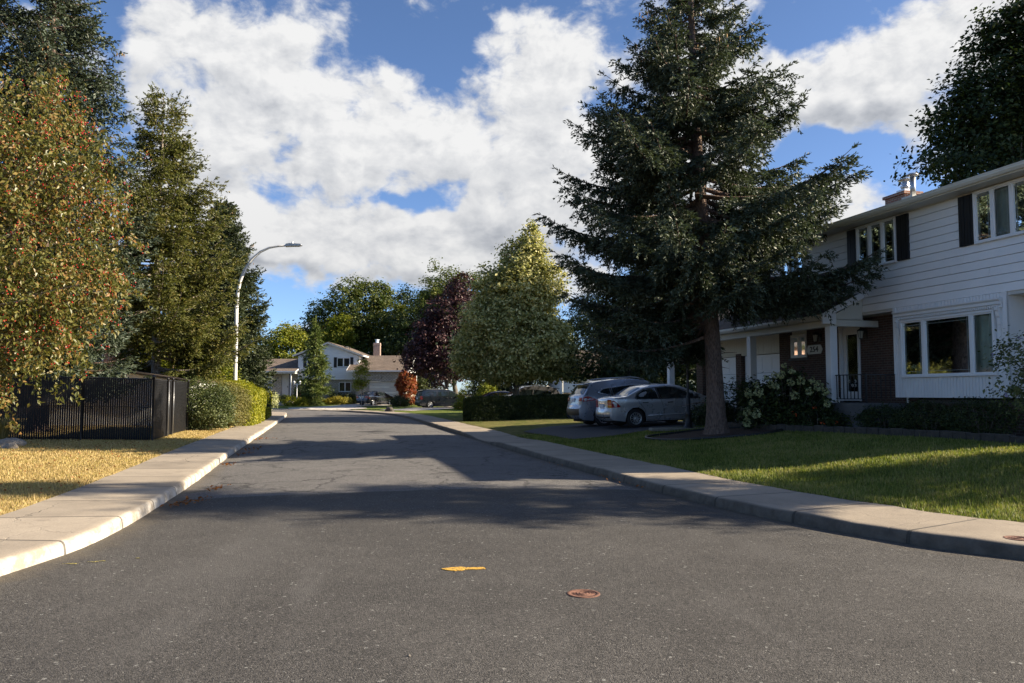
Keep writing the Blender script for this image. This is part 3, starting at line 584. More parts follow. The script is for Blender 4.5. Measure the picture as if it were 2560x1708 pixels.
def grid(name, x0, x1, y0, y1, st, fz, mat, keep=None, label=None):
    xs = np.arange(x0, x1 + st / 2, st); ys = np.arange(y0, y1 + st / 2, st); X, Y = np.meshgrid(xs, ys); P = np.stack([X.ravel(), Y.ravel()], 1)
    Z = fz(P); nx, ny = len(xs), len(ys); i = np.arange(nx * ny).reshape(ny, nx)
    F = np.stack([i[:-1, :-1], i[:-1, 1:], i[1:, 1:], i[1:, :-1]], -1).reshape(-1, 4)
    if keep is not None: k = keep(P); F = F[k[F].any(1)]
    o = npmesh(name, np.column_stack([P, Z]), F, mat, None, True); return tag(o, kind='structure')
def ground():
    mb = MB(); mb.box(-1500, 1500, -400, 3000, -.6, -.3); tag(mb.build('ground', M['earth']), kind='structure')
    # road: cambered strip between the kerbs
    n = len(KL); w = np.linspace(0, 1, 17); V = []; cam_ = np.interp(KL[:, 1], [9.5, 16], [.0, .07])
    for i in range(n):
        a = KL[i]; b = KR[i]
        for f in w: V.append((*(a + (b - a) * f), cam_[i] * (1 - (2 * f - 1) ** 2)))
    along = np.concatenate([[0], np.cumsum(np.linalg.norm(np.diff((KL + KR) / 2, axis=0), axis=1))])
    ruv = [(min(f, 1 - f) * math.dist(KL[i], KR[i]), along[i]) for i in range(n) for f in w]
    k = len(w); F = [(i * k + j, i * k + j + 1, (i + 1) * k + j + 1, (i + 1) * k + j) for i in range(n - 1) for j in range(k - 1)]
    tag(npmesh('road', V, F, M['asphalt'], None, True, ruv), kind='structure')
    # sidewalks with their kerb face in one sweep
    prof = [(0, -.12), (.0, .02), (.012, .095), (.03, .122), (.06, .135), (.16, .138), (.75, .146), (1.36, .155), (1.37, -.1)]
    pl = np.concatenate([[0], np.cumsum([math.dist(prof[i], prof[i + 1]) for i in range(len(prof) - 1)])])
    for nm, D, U, sd_ in (('sidewalk', DL, UL, 1), ('sidewalk', DR, UR, -1)):
        T = unit(np.gradient(D, axis=0)); N = np.stack([-T[:, 1], T[:, 0]], 1) * sd_
        hm = np.ones(len(D)) if sd_ == 1 else 1 - .75 * sm(1 - np.abs(D[:, 1] - 26.2) / 3.3) * (D[:, 0] < 2)
        hm = hm if sd_ == 1 else hm * (1 - .8 * sm(1 - np.abs(D[:, 1] - 74) / 9))
        rg = np.random.default_rng(4); wob = np.interp(U, np.arange(0, U[-1] + 2, .6), rg.normal(0, .008, len(np.arange(0, U[-1] + 2, .6))))
        V = []; uv = []
        for j, (o_, h_) in enumerate(prof):
            p = D + N * (o_ + (wob if j < 6 else 0))[:, None] if j < 6 else D + N * o_
            V.append(np.column_stack([p, (h_ * np.where(j < 7, hm, .6 + .4 * hm) if h_ > 0 else np.full(len(D), h_)) + (wob * .6 if h_ > 0 else 0)])); uv.append(np.column_stack([U, np.full(len(D), pl[j])]))
        V = np.concatenate(V); uv = np.concatenate(uv); m = len(D)
        F = np.array([(j * m + i, j * m + i + 1, (j + 1) * m + i + 1, (j + 1) * m + i) for j in range(len(prof) - 1) for i in range(m - 1)])
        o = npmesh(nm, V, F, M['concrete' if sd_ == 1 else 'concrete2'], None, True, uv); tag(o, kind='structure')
        e = o.modifiers.new('split', 'EDGE_SPLIT'); e.split_angle = R(50)
    keepR = lambda P: (sdist(P, DR, -1) > .95)
    keepL = lambda P: (sdist(P, DL, 1) > .95)
    grid('lawn', -4, 34, 3, 46, .25, zright, M['lawn'], keepR)
    grid('lawn', -32, -3, -6, 58, .3, zleft, M['drylawn'], keepL)
    grid('lawn', -60, 70, 46, 130, .7, lambda P: np.where(sdist(P, DR, -1) > 0, zright(P), -.2), M['farlawn'], keepR)
ground()

def drape(name, poly, fz, lift, mat, st=.3):
    """a sheet of the given outline laid on the terrain"""
    bm = bmesh.new(); vs = [bm.verts.new((x, y, 0)) for x, y in poly]; bm.faces.new(vs)
    x0, x1 = min(p[0] for p in poly), max(p[0] for p in poly); y0, y1 = min(p[1] for p in poly), max(p[1] for p in poly)
    for q in np.arange(x0 + st, x1, st): bmesh.ops.bisect_plane(bm, geom=bm.verts[:] + bm.edges[:] + bm.faces[:], plane_co=(q, 0, 0), plane_no=(1, 0, 0))
    for q in np.arange(y0 + st, y1, st): bmesh.ops.bisect_plane(bm, geom=bm.verts[:] + bm.edges[:] + bm.faces[:], plane_co=(0, q, 0), plane_no=(0, 1, 0))
    P = np.array([v.co[:2] for v in bm.verts]); Z = fz(P)
    for v, z in zip(bm.verts, Z): v.co.z = z + lift
    me = bpy.data.meshes.new(name); bm.to_mesh(me); bm.free(); me.materials.append(mat)
    return link(bpy.data.objects.new(name, me))
DRIVE = [(4.95, 7.2), (4.95, 6.), (5.6, 4.6), (6.0, -.45), (12.6, -.45), (12.5, 5.6), (11.2, 6.6), (10.2, 7.3)]
tag(drape('driveway', [hp(*p) for p in DRIVE], lambda P: np.maximum(zright(P), .12), .03, M['driveway']), kind='structure')

def inpoly(P, poly):
    x, y = P[:, 0], P[:, 1]; r = np.zeros(len(P), bool); n = len(poly)
    for i in range(n):
        (x1, y1), (x2, y2) = poly[i], poly[(i + 1) % n]
        c = ((y1 > y) != (y2 > y)) & (x < (x2 - x1) * (y - y1) / (y2 - y1 + 1e-12) + x1); r ^= c
    return r
TREE = (5.55, 21.7)                                                # the big spruce stands here, in its ring of mulch
BED = [hp(*p) for p in [(-8, 1.75), (-3, 1.85), (.5, 2.3), (3.2, 2.6), (5.3, 2.2), (5.9, 1.6), (5.9, -.4), (-8, -.4)]]
tag(drape('flower_bed_soil', BED, zright, .05, M['earth']), kind='structure')
tag(drape('mulch_ring_soil', [(TREE[0] + 1.75 * math.cos(a) * (1 + .1 * math.sin(3 * a)), TREE[1] + 1.5 * math.sin(a)) for a in np.linspace(0, 6.283, 40)[:-1]], zright, .03, M['mulch']), kind='structure')

def blades(name, n, box, fz, D, side, mat, h, avoid, seed, label, w=.006, dens=None):
    rng = np.random.default_rng(seed); P = np.column_stack([rng.uniform(box[0], box[1], n), rng.uniform(box[2], box[3], n)])
    P = P[np.abs(P[:, 0] / np.maximum(P[:, 1], .1)) < .68]; d = sdist(P, D, side); k = d > SWW - .06
    for a in avoid: k &= ~inpoly(P, a)
    k &= rng.uniform(0, 1, len(P)) < np.clip(11. / P[:, 1], .2, 1) ** 1.2
    P = P[k]; Z = fz(P, d[k]); m = len(P); a = rng.uniform(0, 6.283, m); l = rng.uniform(.05, .75, m) * h; tall = h * rng.uniform(.5, 1.25, m)
    tall *= np.where(d[k] < SWW + .12, .7, 1.); tall *= 1 + 1.1 * (rng.uniform(0, 1, m) > .985)
    wd = w * np.clip(P[:, 1] / 8, .9, 2.5); dx, dy = np.cos(a), np.sin(a)
    V = np.stack([np.column_stack([P[:, 0] - dy * wd, P[:, 1] + dx * wd, Z - .01]), np.column_stack([P[:, 0] + dy * wd, P[:, 1] - dx * wd, Z - .01]),
                  np.column_stack([P[:, 0] + dx * l, P[:, 1] + dy * l, Z + tall])], 1).reshape(-1, 3)
    return tag(npmesh(name, V, np.arange(3 * m).reshape(-1, 3), mat), label, 'grass', None, 'stuff')
ring = [(TREE[0] + 1.75 * math.cos(a), TREE[1] + 1.5 * math.sin(a)) for a in np.linspace(0, 6.283, 30)[:-1]]
blades('grass', 620000, (-1, 15, 6, 27), zright, DR, -1, M['blade'], .052, [[hp(*p) for p in DRIVE], BED, ring], 3, 'green mown grass of the lawn before the white house')
blades('grass', 420000, (-17, -3.5, 5, 31), zleft, DL, 1, M['dryblade'], .038, [], 4, 'short straw coloured grass of the dry lawn by the black fence')

# paint, covers and litter on the road
def flat(name, pts, z, mat, label, cat, th=.004):
    mb = MB(); mb.prism(pts, (z, z + th), 'z'); return tag(mb.build(name, mat), label, cat)
def rough(pts, seed, amp=.012, sub=5):
    rg = random.Random(seed); out = []
    for i, p in enumerate(pts):
        q = pts[(i + 1) % len(pts)]
        for s in range(sub): f = s / sub; out.append((p[0] + (q[0] - p[0]) * f + rg.uniform(-amp, amp), p[1] + (q[1] - p[1]) * f + rg.uniform(-amp, amp)))
    return out
flat('painted_arrow', rough([(-.635, 7.15), (-.55, 7.205), (-.47, 7.23), (-.43, 7.225), (-.40, 7.205), (-.25, 7.225), (-.235, 7.15), (-.30, 7.135), (-.41, 7.125), (-.44, 7.09), (-.50, 7.075), (-.57, 7.10)], 2, .004, 3), .003, M['yellow'], 'yellow survey arrow painted on the asphalt, pointing at the left kerb', 'road marking')
for pts, sd_, lb in (([(-4.10, 7.365), (-4.02, 7.40), (-3.95, 7.38), (-4.0, 7.365)], 3, 'faded yellow paint dash nearest the left kerb'),
                     ([(-3.92, 7.46), (-3.85, 7.44), (-3.80, 7.49), (-3.76, 7.48), (-3.79, 7.52), (-3.86, 7.47)], 4, 'faded yellow crooked paint dash, middle one of the three by the kerb'),
                     ([(-3.555, 7.61), (-3.51, 7.62), (-3.53, 7.645)], 5, 'small yellow paint dab farthest from the left kerb')):
    flat('painted_dash', rough(pts, sd_, .006, 4), .003, M['yellowfade'], lb, 'road marking', .002)
def cover(x, y, z, r, label):
    t = thing('valve_cover', label, 'valve cover', (x, y, z)); mb = MB()
    mb.lathe([(r * .74, -.02), (r * .74, .004), (r * .98, .0045), (r, .003), (r, -.02)], n=32); mb.build('ring', M['rust'], t)
    mb = MB(); mb.lathe([(.0, .0015), (r * .73, .0015), (r * .73, -.02)], n=32)
    for q in (.22, .40, .56, .68): mb.lathe([(r * (q - .035), .0015), (r * (q - .02), .005), (r * (q + .02), .005), (r * (q + .035), .0015)], n=32)
    mb.build('lid', M['rust'], t)
cover(.555, 6.29, .002, .128, 'round rusty valve cover set in the dark asphalt')
cover(4.94, 7.88, .1405, .13, 'round rusty valve cover set in the sidewalk')
mb = MB(); mb.lathe([(0, 0), (.011, .002), (.009, .009), (0, .012)], (-.61, 4.82, 0), 7); tag(mb.build('pebble', M['rock']), 'small pale pebble lying loose on the dark asphalt', 'pebble')
def litter():
    rng = np.random.default_rng(8); C = []
    for x, y, n, s in ((-4.72, 11.25, 60, .25), (-4.95, 12.9, 25, .2), (-7.0, 20.3, 30, .25), (-7.35, 22.2, 40, .4), (-8.6, 27, 30, .4), (-6.3, 17.2, 14, .2), (.9, 17.4, 30, .5), (2.0, 13.4, 30, .4), (1.6, 14.8, 30, .4)):
        C.append(np.column_stack([x + rng.normal(0, s * .35, n) + .2, y + rng.normal(0, s, n), np.full(n, .022 + .02)]))
    V, F = leaf_arrays(np.concatenate(C), .06, rng, .8); tag(npmesh('fallen_leaves', V, F, M['autumn']), 'dry fallen leaves and weeds gathered along the kerbs', 'leaf litter', None, 'stuff')
    n = 900; P = np.column_stack([rng.uniform(-13, -4.8, n), rng.uniform(6, 24, n)]); d = sdist(P, DL, 1); k = d > 1.45; P = P[k]
    V, F = leaf_arrays(np.column_stack([P, zleft(P, d[k]) + .035]), .055, rng, .8); tag(npmesh('fallen_leaves', V, F, M['autumn']), 'orange fallen leaves strewn over the dry lawn', 'leaf litter', None, 'stuff')
litter()

# ------------------------------------------------------------------ the near house (local x along the street, y towards the road)
def part(name, mb, mat, parent, bevel=0., label=None):
    o = mb.build(name, M[mat] if isinstance(mat, str) else mat, parent, bevel)
    if label: o['label'] = label
    return o
def win(parent, x0, x1, z0, z1, y, splits, fr=.06, depth=.09, mat='trim', glass='glass', out=1, curtain='curtain', name='window', inset=.35, leads=False):
    """casement window: frame standing proud of the wall face y, panes as sub-parts; out=+1 faces +y"""
    d = lambda a, b: (min(y + a * out, y + b * out), max(y + a * out, y + b * out))
    mb = MB(); a = d(-.02, depth)
    mb.box(x0, x1, *a, z0, z0 + fr); mb.box(x0, x1, *a, z1 - fr, z1); mb.box(x0, x0 + fr, *a, z0 + fr, z1 - fr); mb.box(x1 - fr, x1, *a, z0 + fr, z1 - fr)
    xs = [x0 + fr] + [x0 + (x1 - x0) * s for s in splits] + [x1 - fr]
    for s in xs[1:-1]: mb.box(s - fr * .75, s + fr * .75, *d(-.02, depth - .012), z0 + fr, z1 - fr)
    f = part(name, mb, mat, parent, .006)
    for i in range(len(xs) - 1):
        l = xs[i] + (fr * .75 if i else 0); r = xs[i + 1] - (fr * .75 if i < len(xs) - 2 else 0)
        mb = MB(); sf = fr * .62; b = d(.0, depth * .62)
        mb.box(l, r, *b, z0 + fr, z0 + fr + sf); mb.box(l, r, *b, z1 - fr - sf, z1 - fr); mb.box(l, l + sf, *b, z0 + fr + sf, z1 - fr - sf); mb.box(r - sf, r, *b, z0 + fr + sf, z1 - fr - sf)
        part('sash', mb, mat, f)
        mb = MB(); yg = y + .024 * out; mb.add([(l + sf * .8, yg, z0 + fr + sf * .8), (r - sf * .8, yg, z0 + fr + sf * .8), (r - sf * .8, yg, z1 - fr - sf * .8), (l + sf * .8, yg, z1 - fr - sf * .8)], [(0, 1, 2, 3)]); part('pane', mb, glass, f)
        if leads:
            mb = MB()
            for q in (l + sf + .06, r - sf - .06): mb.box(q - .005, q + .005, *d(.031, .035), z0 + fr + sf, z1 - fr - sf)
            for q in (z0 + fr + sf + .07, z1 - fr - sf - .07): mb.box(l + sf, r - sf, *d(.0315, .0345), q - .005, q + .005)
            part('lead_strip', mb, 'sheer', f)
    if curtain:
        mb = MB(); n = int((x1 - x0 - 2 * fr) / .035); V = []
        for i in range(n + 1):
            x = x0 + fr + (x1 - x0 - 2 * fr) * i / n; yy = y - out * (.06 + .025 * math.sin(i * 1.1) + .012 * math.sin(i * 2.7))
            V += [(x, yy, z0 + fr), (x, yy, z1 - fr)]
        mb.add(V, [(2 * i, 2 * i + 2, 2 * i + 3, 2 * i + 1) for i in range(n)], True); part('curtain', mb, curtain, f)
    return f
def lap_siding(x0, x1, z0, z1, y, step=.2, out=1, holes=()):
    mb = MB(); z = z0
    while z < z1 - .01:
        t = min(z + step - .010, z1); segs = [(x0, x1)]
        for hx0, hx1, h0, h1 in holes:
            if h0 < t - .06 and h1 > z + .06:
                segs = [s for a, b in segs for s in ((a, min(b, hx0)), (max(a, hx1), b)) if s[1] - s[0] > .01]
        rj = random.Random(int(z * 50)); cuts = [x0 + rj.uniform(0, 3.6) + 3.66 * i for i in range(5)]
        for q in cuts: segs = [v for a, b in segs for v in (((a, q - .002), (q + .002, b)) if a + .1 < q < b - .1 else ((a, b),))]
        for a, b in segs:
            p = [(y - out * .06, z), (y + out * .030, z), (y + out * .030, z + .012), (y + out * .016, t), (y - out * .06, t)]
            mb.add([(a, q, h) for q, h in p] + [(b, q, h) for q, h in p], [(0, 1, 2, 3, 4), (9, 8, 7, 6, 5)] + [(i, (i + 1) % 5, (i + 1) % 5 + 5, i + 5) for i in range(5)])
        z += step
    return mb
def shutter(parent, x0, x1, z0, z1, y, out=1, mat='black', n=5):
    mb = MB(); w = (x1 - x0) / n; d = lambda a, b: (min(y + a * out, y + b * out), max(y + a * out, y + b * out))
    for i in range(n): mb.box(x0 + i * w, x0 + (i + 1) * w - .012, *d(0, .045 if i % 2 else .041), z0, z1)
    mb.box(x0, x1 - .012, *d(-.01, .03), z0, z1)
    return part('shutter', mb, mat, parent)
def lantern(parent, x, y, z, out=1, name='wall_lantern'):
    mb = MB(); mb.box(x - .05, x + .05, min(y, y + .03 * out), max(y, y + .03 * out), z - .12, z + .12)
    mb.tube([(x, y + .03 * out, z + .02), (x, y + .1 * out, z + .16), (x, y + .18 * out, z + .17), (x, y + .18 * out, z + .1)], .012, 6)
    c = (x, y + .18 * out, z)
    mb.lathe([(.0, .17), (.04, .14), (.10, .09), (.105, .075), (.0, .075)], c, 8, smooth=False); mb.lathe([(.0, -.17), (.03, -.16), (.05, -.13), (.0, -.13)], c, 8, smooth=False)
    for k in range(4): a = math.pi / 4 + k * math.pi / 2; mb.tube([(c[0] + .05 * math.cos(a), c[1] + .05 * math.sin(a), z - .13), (c[0] + .085 * math.cos(a), c[1] + .085 * math.sin(a), z + .075)], .006, 4)
    f = part(name, mb, 'black', parent); mb = MB(); mb.lathe([(.044, -.13), (.078, .075)], c, 8, smooth=False); part('lamp_glass', mb, 'lampglass', f); return f
def text_mesh(s, size, depth, mat, parent, mtx, name='lettering', sx=1.):
    cu = bpy.data.curves.new(name, 'FONT'); cu.body = s; cu.size = size; cu.extrude = depth; cu.align_x = 'CENTER'; cu.align_y = 'CENTER'; cu.offset = size * .016; cu.space_character = 1.08
    o = bpy.data.objects.new(name, cu); COL.objects.link(o); dg = bpy.context.evaluated_depsgraph_get()
    me = bpy.data.meshes.new_from_object(o.evaluated_get(dg)); bpy.data.objects.remove(o)
    me.transform(mtx @ Matrix.Diagonal((sx, 1, 1, 1))); me.materials.clear(); me.materials.append(M[mat]); me.name = name
    return link(bpy.data.objects.new(name, me), parent)
def near_house():
    gz = .56; t = thing('white_house', 'two storey white sided house with dark brick ground floor behind the big spruce', 'house', (H0[0], H0[1], 0), TH)
    X0, X1 = -6.8, 7.6                                             # upper floor span along the street
    W1, W2, W3 = (-.22, 1.30, 4.95, 6.16), (-4.26, -2.74, 4.95, 6.16), (3.75, 4.95, 4.98, 6.16)
    part('upper_wall', lap_siding(X0, X1, 3.78, 6.2, 0, .2, 1, [W1, W2, W3]), 'siding', t)
    mb = MB(); mb.box(X0 + .02, X1 - .02, -8.5, -.35, 3.8, 6.2); mb.box(X0, X1, -.35, -.061, 3.78, 3.9); mb.box(X0 + .01, X1 - .01, -.35, -.3, 3.9, 6.18)
    part('upper_storey', mb, 'siding', t)
    mb = MB(); mb.box(X0, X1, -.62, .0, 3.70, 3.779); part('overhang_soffit', mb, 'soffit', t)
    for a in (W1, W2, W3): win(t, *a, .03, (1 / 3, 2 / 3), .045, .07, leads=True)
    for a, b in ((W1[0] - .44, W1[0] - .02), (W1[1] + .02, W1[1] + .42), (W2[1] + .02, W2[1] + .46), (W2[0] - .46, W2[0] - .02)): shutter(t, a, b, 4.97, 6.14, .033)
    # roof with gutter, fascia and soffit
    mb = MB(); e = .52; y0, y1, yr = e, -8.5 - e, -4.3
    P = [(y0, 6.30), (yr, 7.92), (y1, 6.30), (y1, 6.2), (yr, 7.80), (y0, 6.2)]
    mb.prism(P, (X0 - .3, X1 + .3), 'x'); part('roof', mb, 'roofdark', t)
    mb = MB(); mb.prism([(-.06, 6.205), (e - .02, 6.19), (e - .02, 6.175), (-.06, 6.19)], (X0 - .28, X1 + .28), 'x'); part('soffit', mb, 'soffit', t)
    mb = MB(); mb.prism([(e - .01, 6.17), (e + .02, 6.17), (e + .02, 6.30), (e - .01, 6.30)], (X0 - .3, X1 + .3), 'x'); part('fascia', mb, 'cream', t)
    mb = MB(); mb.prism([(e + .022, 6.20), (e + .09, 6.20), (e + .135, 6.255), (e + .135, 6.30), (e + .148, 6.30), (e + .148, 6.322), (e + .022, 6.322)], (X0 - .32, X1 + .32), 'x'); part('gutter', mb, 'gutter', t)
    # chimney at the ridge with its two flues
    mb = MB(); mb.box(5.0, 5.95, -5.4, -4.75, 6.8, 8.34); mb.box(4.94, 6.01, -5.46, -4.69, 8.341, 8.44); c = part('chimney', mb, 'redbrick', t)
    mb = MB(); mb.box(5.1, 5.5, -5.25, -4.85, 8.441, 8.55); mb.lathe([(.12, 8.551), (.13, 8.62), (.17, 8.68), (.10, 8.72), (.15, 8.78), (.10, 8.82), (.10, 8.88), (.25, 8.9), (.05, 8.99), (0, 8.995)], (5.3, -5.05, 0), 16); part('flue_cap', mb, 'steel', c)
    mb = MB(); mb.box(4.3, 4.8, -4.9, -4.45, 7.8, 8.12); part('vent_curb', mb, 'gutter', c)
    mb = MB(); mb.lathe([(.0, 8.12), (.09, 8.121), (.09, 8.77), (.075, 8.77), (.075, 8.84), (.21, 8.845), (.12, 8.91), (0, 8.92)], (4.55, -4.7, 0), 14); part('vent_pipe', mb, 'steel', c)
    # ground floor: brick set back under the upper floor, openings left for door, window and garage doors
    kb = -.5
    mb = MB(); B = lambda a, b, z0, z1: mb.box(a, b, kb - .22, kb, z0, z1)
    B(-.2, 2.0, gz, 3.699); B(2.0, 2.92, 3.62, 3.699); B(2.92, 4.52, gz, 3.699); B(4.52, 5.4, gz, 2.69); B(5.4, 6.06, gz, 3.699);
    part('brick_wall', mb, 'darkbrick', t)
    for a, b, z0 in ((8.52, 8.9, 3.0), (11.5, 12.0, 3.6)): mb = MB(); mb.box(a, b, kb - .22, kb, gz - .2, z0); part('garage_pillar', mb, 'darkbrick', t)
    mb = MB(); mb.box(-3.5, -.2, kb - .22, kb, gz, 1.3); part('low_brick_wall', mb, 'darkbrick', t)
    mb = MB(); mb.box(4.53, 5.39, kb - .15, kb - .04, 3.45, 3.698); part('panel_over_window', mb, 'cream', t)
    win(t, 4.54, 5.38, 2.70, 3.45, kb - .05, (.5,), .06, .08, curtain='sheer')
    mb = MB(); mb.box(4.45, 5.47, kb - .1, kb + .06, 2.62, 2.689); part('window_sill', mb, 'found', t)
    mb = MB(); mb.box(-3.6, -.2, kb - .2, kb - .02, .3, 1.4); mb.box(-6.7, -3.55, kb - .5, kb - .05, .3, 1.44); part('foundation', mb, 'found', t)
    # bay with its picture window
    by = .03; bx0, bx1, bz0, bz1 = -3.5, .0, 1.45, 3.775; wx0, wx1, wz0, wz1 = -3.2, -.30, 1.95, 3.42
    mb = MB(); st = .093; x = bx0
    while x < bx1 - .01:
        b = min(x + st, bx1)
        for z0, z1 in ((((bz0, wz0), (wz1, bz1)) if (b > wx0 + .01 and x < wx1 - .01) else ((bz0, bz1),))):
            mb.box(x, b - .012, by - .04, by, z0, z1)
        x += st
    mb.box(bx0, wx0, -.6, by - .012, bz0 + .002, bz1 - .002); mb.box(wx1, bx1, -.6, by - .012, bz0 + .002, bz1 - .002)
    mb.box(wx0, wx1, -.6, by - .012, bz0 + .002, wz0); mb.box(wx0, wx1, -.6, by - .012, wz1, bz1 - .002); part('bay_panel', mb, 'trim', t)
    mb = MB(); mb.box(wx0 - .3, wx1 + .3, -2.8, -2.7, 1.5, 3.7); mb.box(wx0 - .3, wx1 + .3, -2.7, -.6, 1.4, 1.449); part('room', mb, 'room', t)
    for a in (bx0, bx1 - .09): mb = MB(); mb.box(a, a + .09, by - .02, by + .022, bz0, bz1); part('corner_board', mb, 'trim', t)
    w_ = win(t, wx0, wx1, wz0, wz1, by, (.225, .735), .052, .075, leads=True, curtain=None)
    for a, b, mt in ((wx0 + .08, -2.05, 'darkcurtain'), (-2.05, -1.42, 'darkcurtain'), (-1.30, -.38, 'darkcurtain')):
        mb = MB(); n = int((b - a) / .03); V = []
        for i in range(n + 1):
            x = a + (b - a) * i / n; yy = -.07 - .03 * math.sin(i * .9) - .012 * math.sin(i * 2.3)
            V += [(x, yy, wz0), (x, yy, wz1)]
        mb.add(V, [(2 * i, 2 * i + 2, 2 * i + 3, 2 * i + 1) for i in range(n)], True); part('curtain', mb, mt, w_)
    mb = MB(); n = 10; V = []
    for i in range(n + 1): x = -1.40 + .11 * i / n; yy = -.0 - .015 * math.sin(i * 1.6); V += [(-1.34 + (x + 1.34) * .35, yy, wz0 + .05), (x, yy, wz1 - .4)]
    mb.add(V, [(2 * i, 2 * i + 2, 2 * i + 3, 2 * i + 1) for i in range(n)], True); part('tied_curtain', mb, 'cretewhite', w_)
    # cornice with dentils and the two brackets
    mb = MB(); mb.prism([(by + .001, 3.44), (by + .05, 3.44), (by + .05, 3.50), (by + .09, 3.52), (by + .09, 3.58), (by + .14, 3.62), (by + .14, 3.65), (by + .001, 3.66)], (wx0 - .20, wx1 + .20), 'x')
    x = wx0 - .17
    while x < wx1 + .16: mb.box(x, x + .03, by + .052, by + .078, 3.445, 3.50); x += .06
    part('bay_cornice', mb, 'trim', t)
    for xc in (wx0 - .11, wx1 + .11):
        mb = MB(); mb.prism([(by + .001, 2.98), (by + .03, 2.97), (by + .035, 3.05), (by + .05, 3.07), (by + .055, 3.22), (by + .085, 3.26), (by + .10, 3.36), (by + .13, 3.39), (by + .13, 3.438), (by + .001, 3.438)], (xc - .045, xc + .045), 'x'); part('bracket', mb, 'trim', t)
    # recessed panelled wall beyond the bay
    mb = MB(); x = -6.7
    while x < -3.52: mb.box(x, x + .15, -.55, -.5, 1.44, 3.699); x += .165
    mb.box(-6.7, -3.5, -.62, -.53, 1.445, 3.695); part('recessed_panel', mb, 'soffit', t)
    # entrance
    dz0, dz1 = 1.33, 3.49
    mb = MB(); mb.box(2.0, 2.06, kb - .2, kb + .03, dz0, dz1 + .12); mb.box(2.86, 2.92, kb - .2, kb + .03, dz0, dz1 + .12); mb.box(2.06, 2.86, kb - .2, kb + .03, dz1, dz1 + .12); fr = part('door_frame', mb, 'trim', t)
    mb = MB(); a = kb - .06
    mb.box(2.07, 2.22, a - .05, a, dz0 + .01, dz1 - .005); mb.box(2.70, 2.85, a - .05, a, dz0 + .01, dz1 - .005); mb.box(2.22, 2.70, a - .05, a, dz0 + .01, dz0 + .28); mb.box(2.22, 2.70, a - .05, a, dz1 - .22, dz1 - .005)
    dr = part('door', mb, 'trim', t, .004); mb = MB(); mb.box(2.22, 2.70, a - .035, a - .025, dz0 + .28, dz1 - .22); part('door_glass', mb, 'glass', dr)
    mb = MB(); mb.box(2.15, 2.78, a - .4, a - .3, dz0, dz1); part('reflection_panel', mb, 'redbrick', dr)  # brick panel standing in for the brick house reflected in the door glass
    mb = MB(); mb.tube([(2.14, a, 2.28), (2.14, a + .05, 2.28), (2.14, a + .05, 2.42), (2.14, a, 2.42)], .011, 6); part('door_handle', mb, 'chrome', dr)
    mb = MB()                                                      # white scrollwork in the lower glass
    for q in range(4):
        cx = 2.34 + .12 * (q % 3); mb.tube([(cx + .055 * math.cos(s) * (1 - s / 14), a + .004, 1.78 + .12 * (q // 2) + .055 * math.sin(s) * (1 - s / 14)) for s in np.linspace(0, 10, 24)], .006, 4)
    part('door_scroll', mb, 'trim', dr)
    lantern(t, 3.83, kb, 3.28); lantern(t, 1.74, kb, 3.24)
    mb = MB(); zc = 2.92; mb.prism([(3.72, zc), (3.81, zc + .14), (4.43, zc + .14), (4.52, zc), (4.43, zc - .14), (3.81, zc - .14)], (kb + .001, kb + .03), 'y'); pq = part('number_plaque', mb, 'cretewhite', t, .004)
    text_mesh('254', .235, .006, 'black', pq, Matrix.Translation((4.12, kb + .034, zc)) @ Matrix.Rotation(math.pi, 4, 'Z') @ Matrix.Rotation(math.pi / 2, 4, 'X'), 'numerals', 1.15)
    # porch: slab, posts, beam, roof, railing, steps
    mb = MB(); mb.box(-.05, 4.4, kb + .001, 1.05, .3, 1.30); part('porch_slab', mb, 'found', t, .01)
    mb = MB(); mb.box(4.401, 5.3, -.35, .9, .3, .95); mb.box(5.301, 5.7, -.35, .9, .3, .72); part('porch_step', mb, 'found', t)
    pr = .95
    for xx, zb in ((1.32, 1.301), (5.38, .5), (11.34, .4)):
        mb = MB(); mb.box(xx - .11, xx + .11, pr - .11, pr + .11, zb, 3.38); mb.box(xx - .13, xx + .13, pr - .13, pr + .13, zb, zb + .14); part('porch_post', mb, 'trim', t, .006)
    mb = MB(); mb.box(1.2, 12.2, pr - .09, pr + .09, 3.381, 3.56); mb.box(1.21, 1.38, kb + .02, pr - .091, 3.385, 3.559); part('porch_beam', mb, 'cream', t)
    ez, wz, ey = 3.58, 4.22, 1.24
    mb = MB(); mb.prism([(ey, ez), (.06, wz), (.06, wz + .10), (ey + .02, ez + .10)], (1.18, 7.62), 'x')
    mb.prism([(ey, ez), (-4.2, 6.0), (-8.6, ez), (-8.6, ez + .1), (-4.2, 6.1), (ey + .02, ez + .10)], (7.63, 12.4), 'x'); part('porch_roof', mb, 'roofdark', t)
    mb = MB(); mb.box(1.2, 12.38, .0, ey - .02, 3.561, 3.58); part('porch_ceiling', mb, 'cream', t)
    mb = MB(); mb.prism([(ey + .001, ez - .02), (ey + .07, ez - .02), (ey + .12, ez + .05), (ey + .12, ez + .11), (ey + .001, ez + .11)], (1.16, 12.42), 'x'); part('porch_gutter', mb, 'gutter', t)
    mb = MB(); mb.prism([(ey + .12, ez - .03), (.04, wz - .05), (.04, wz + .13), (ey + .12, ez + .13)], (1.10, 1.158), 'x'); mb.prism([(ey - .3, ez - .14), (ey + .12, ez - .14), (ey + .12, ez - .031), (ey - .3, ez + .2)], (1.10, 1.157), 'x'); part('rake_board', mb, 'trim', t)
    mb = MB(); mb.prism([(.03, 3.56), (ey - .05, 3.56), (.03, wz - .06)], (1.2, 1.25), 'x'); part('porch_gable', mb, 'cream', t)
    mb = MB(); ry = pr - .02
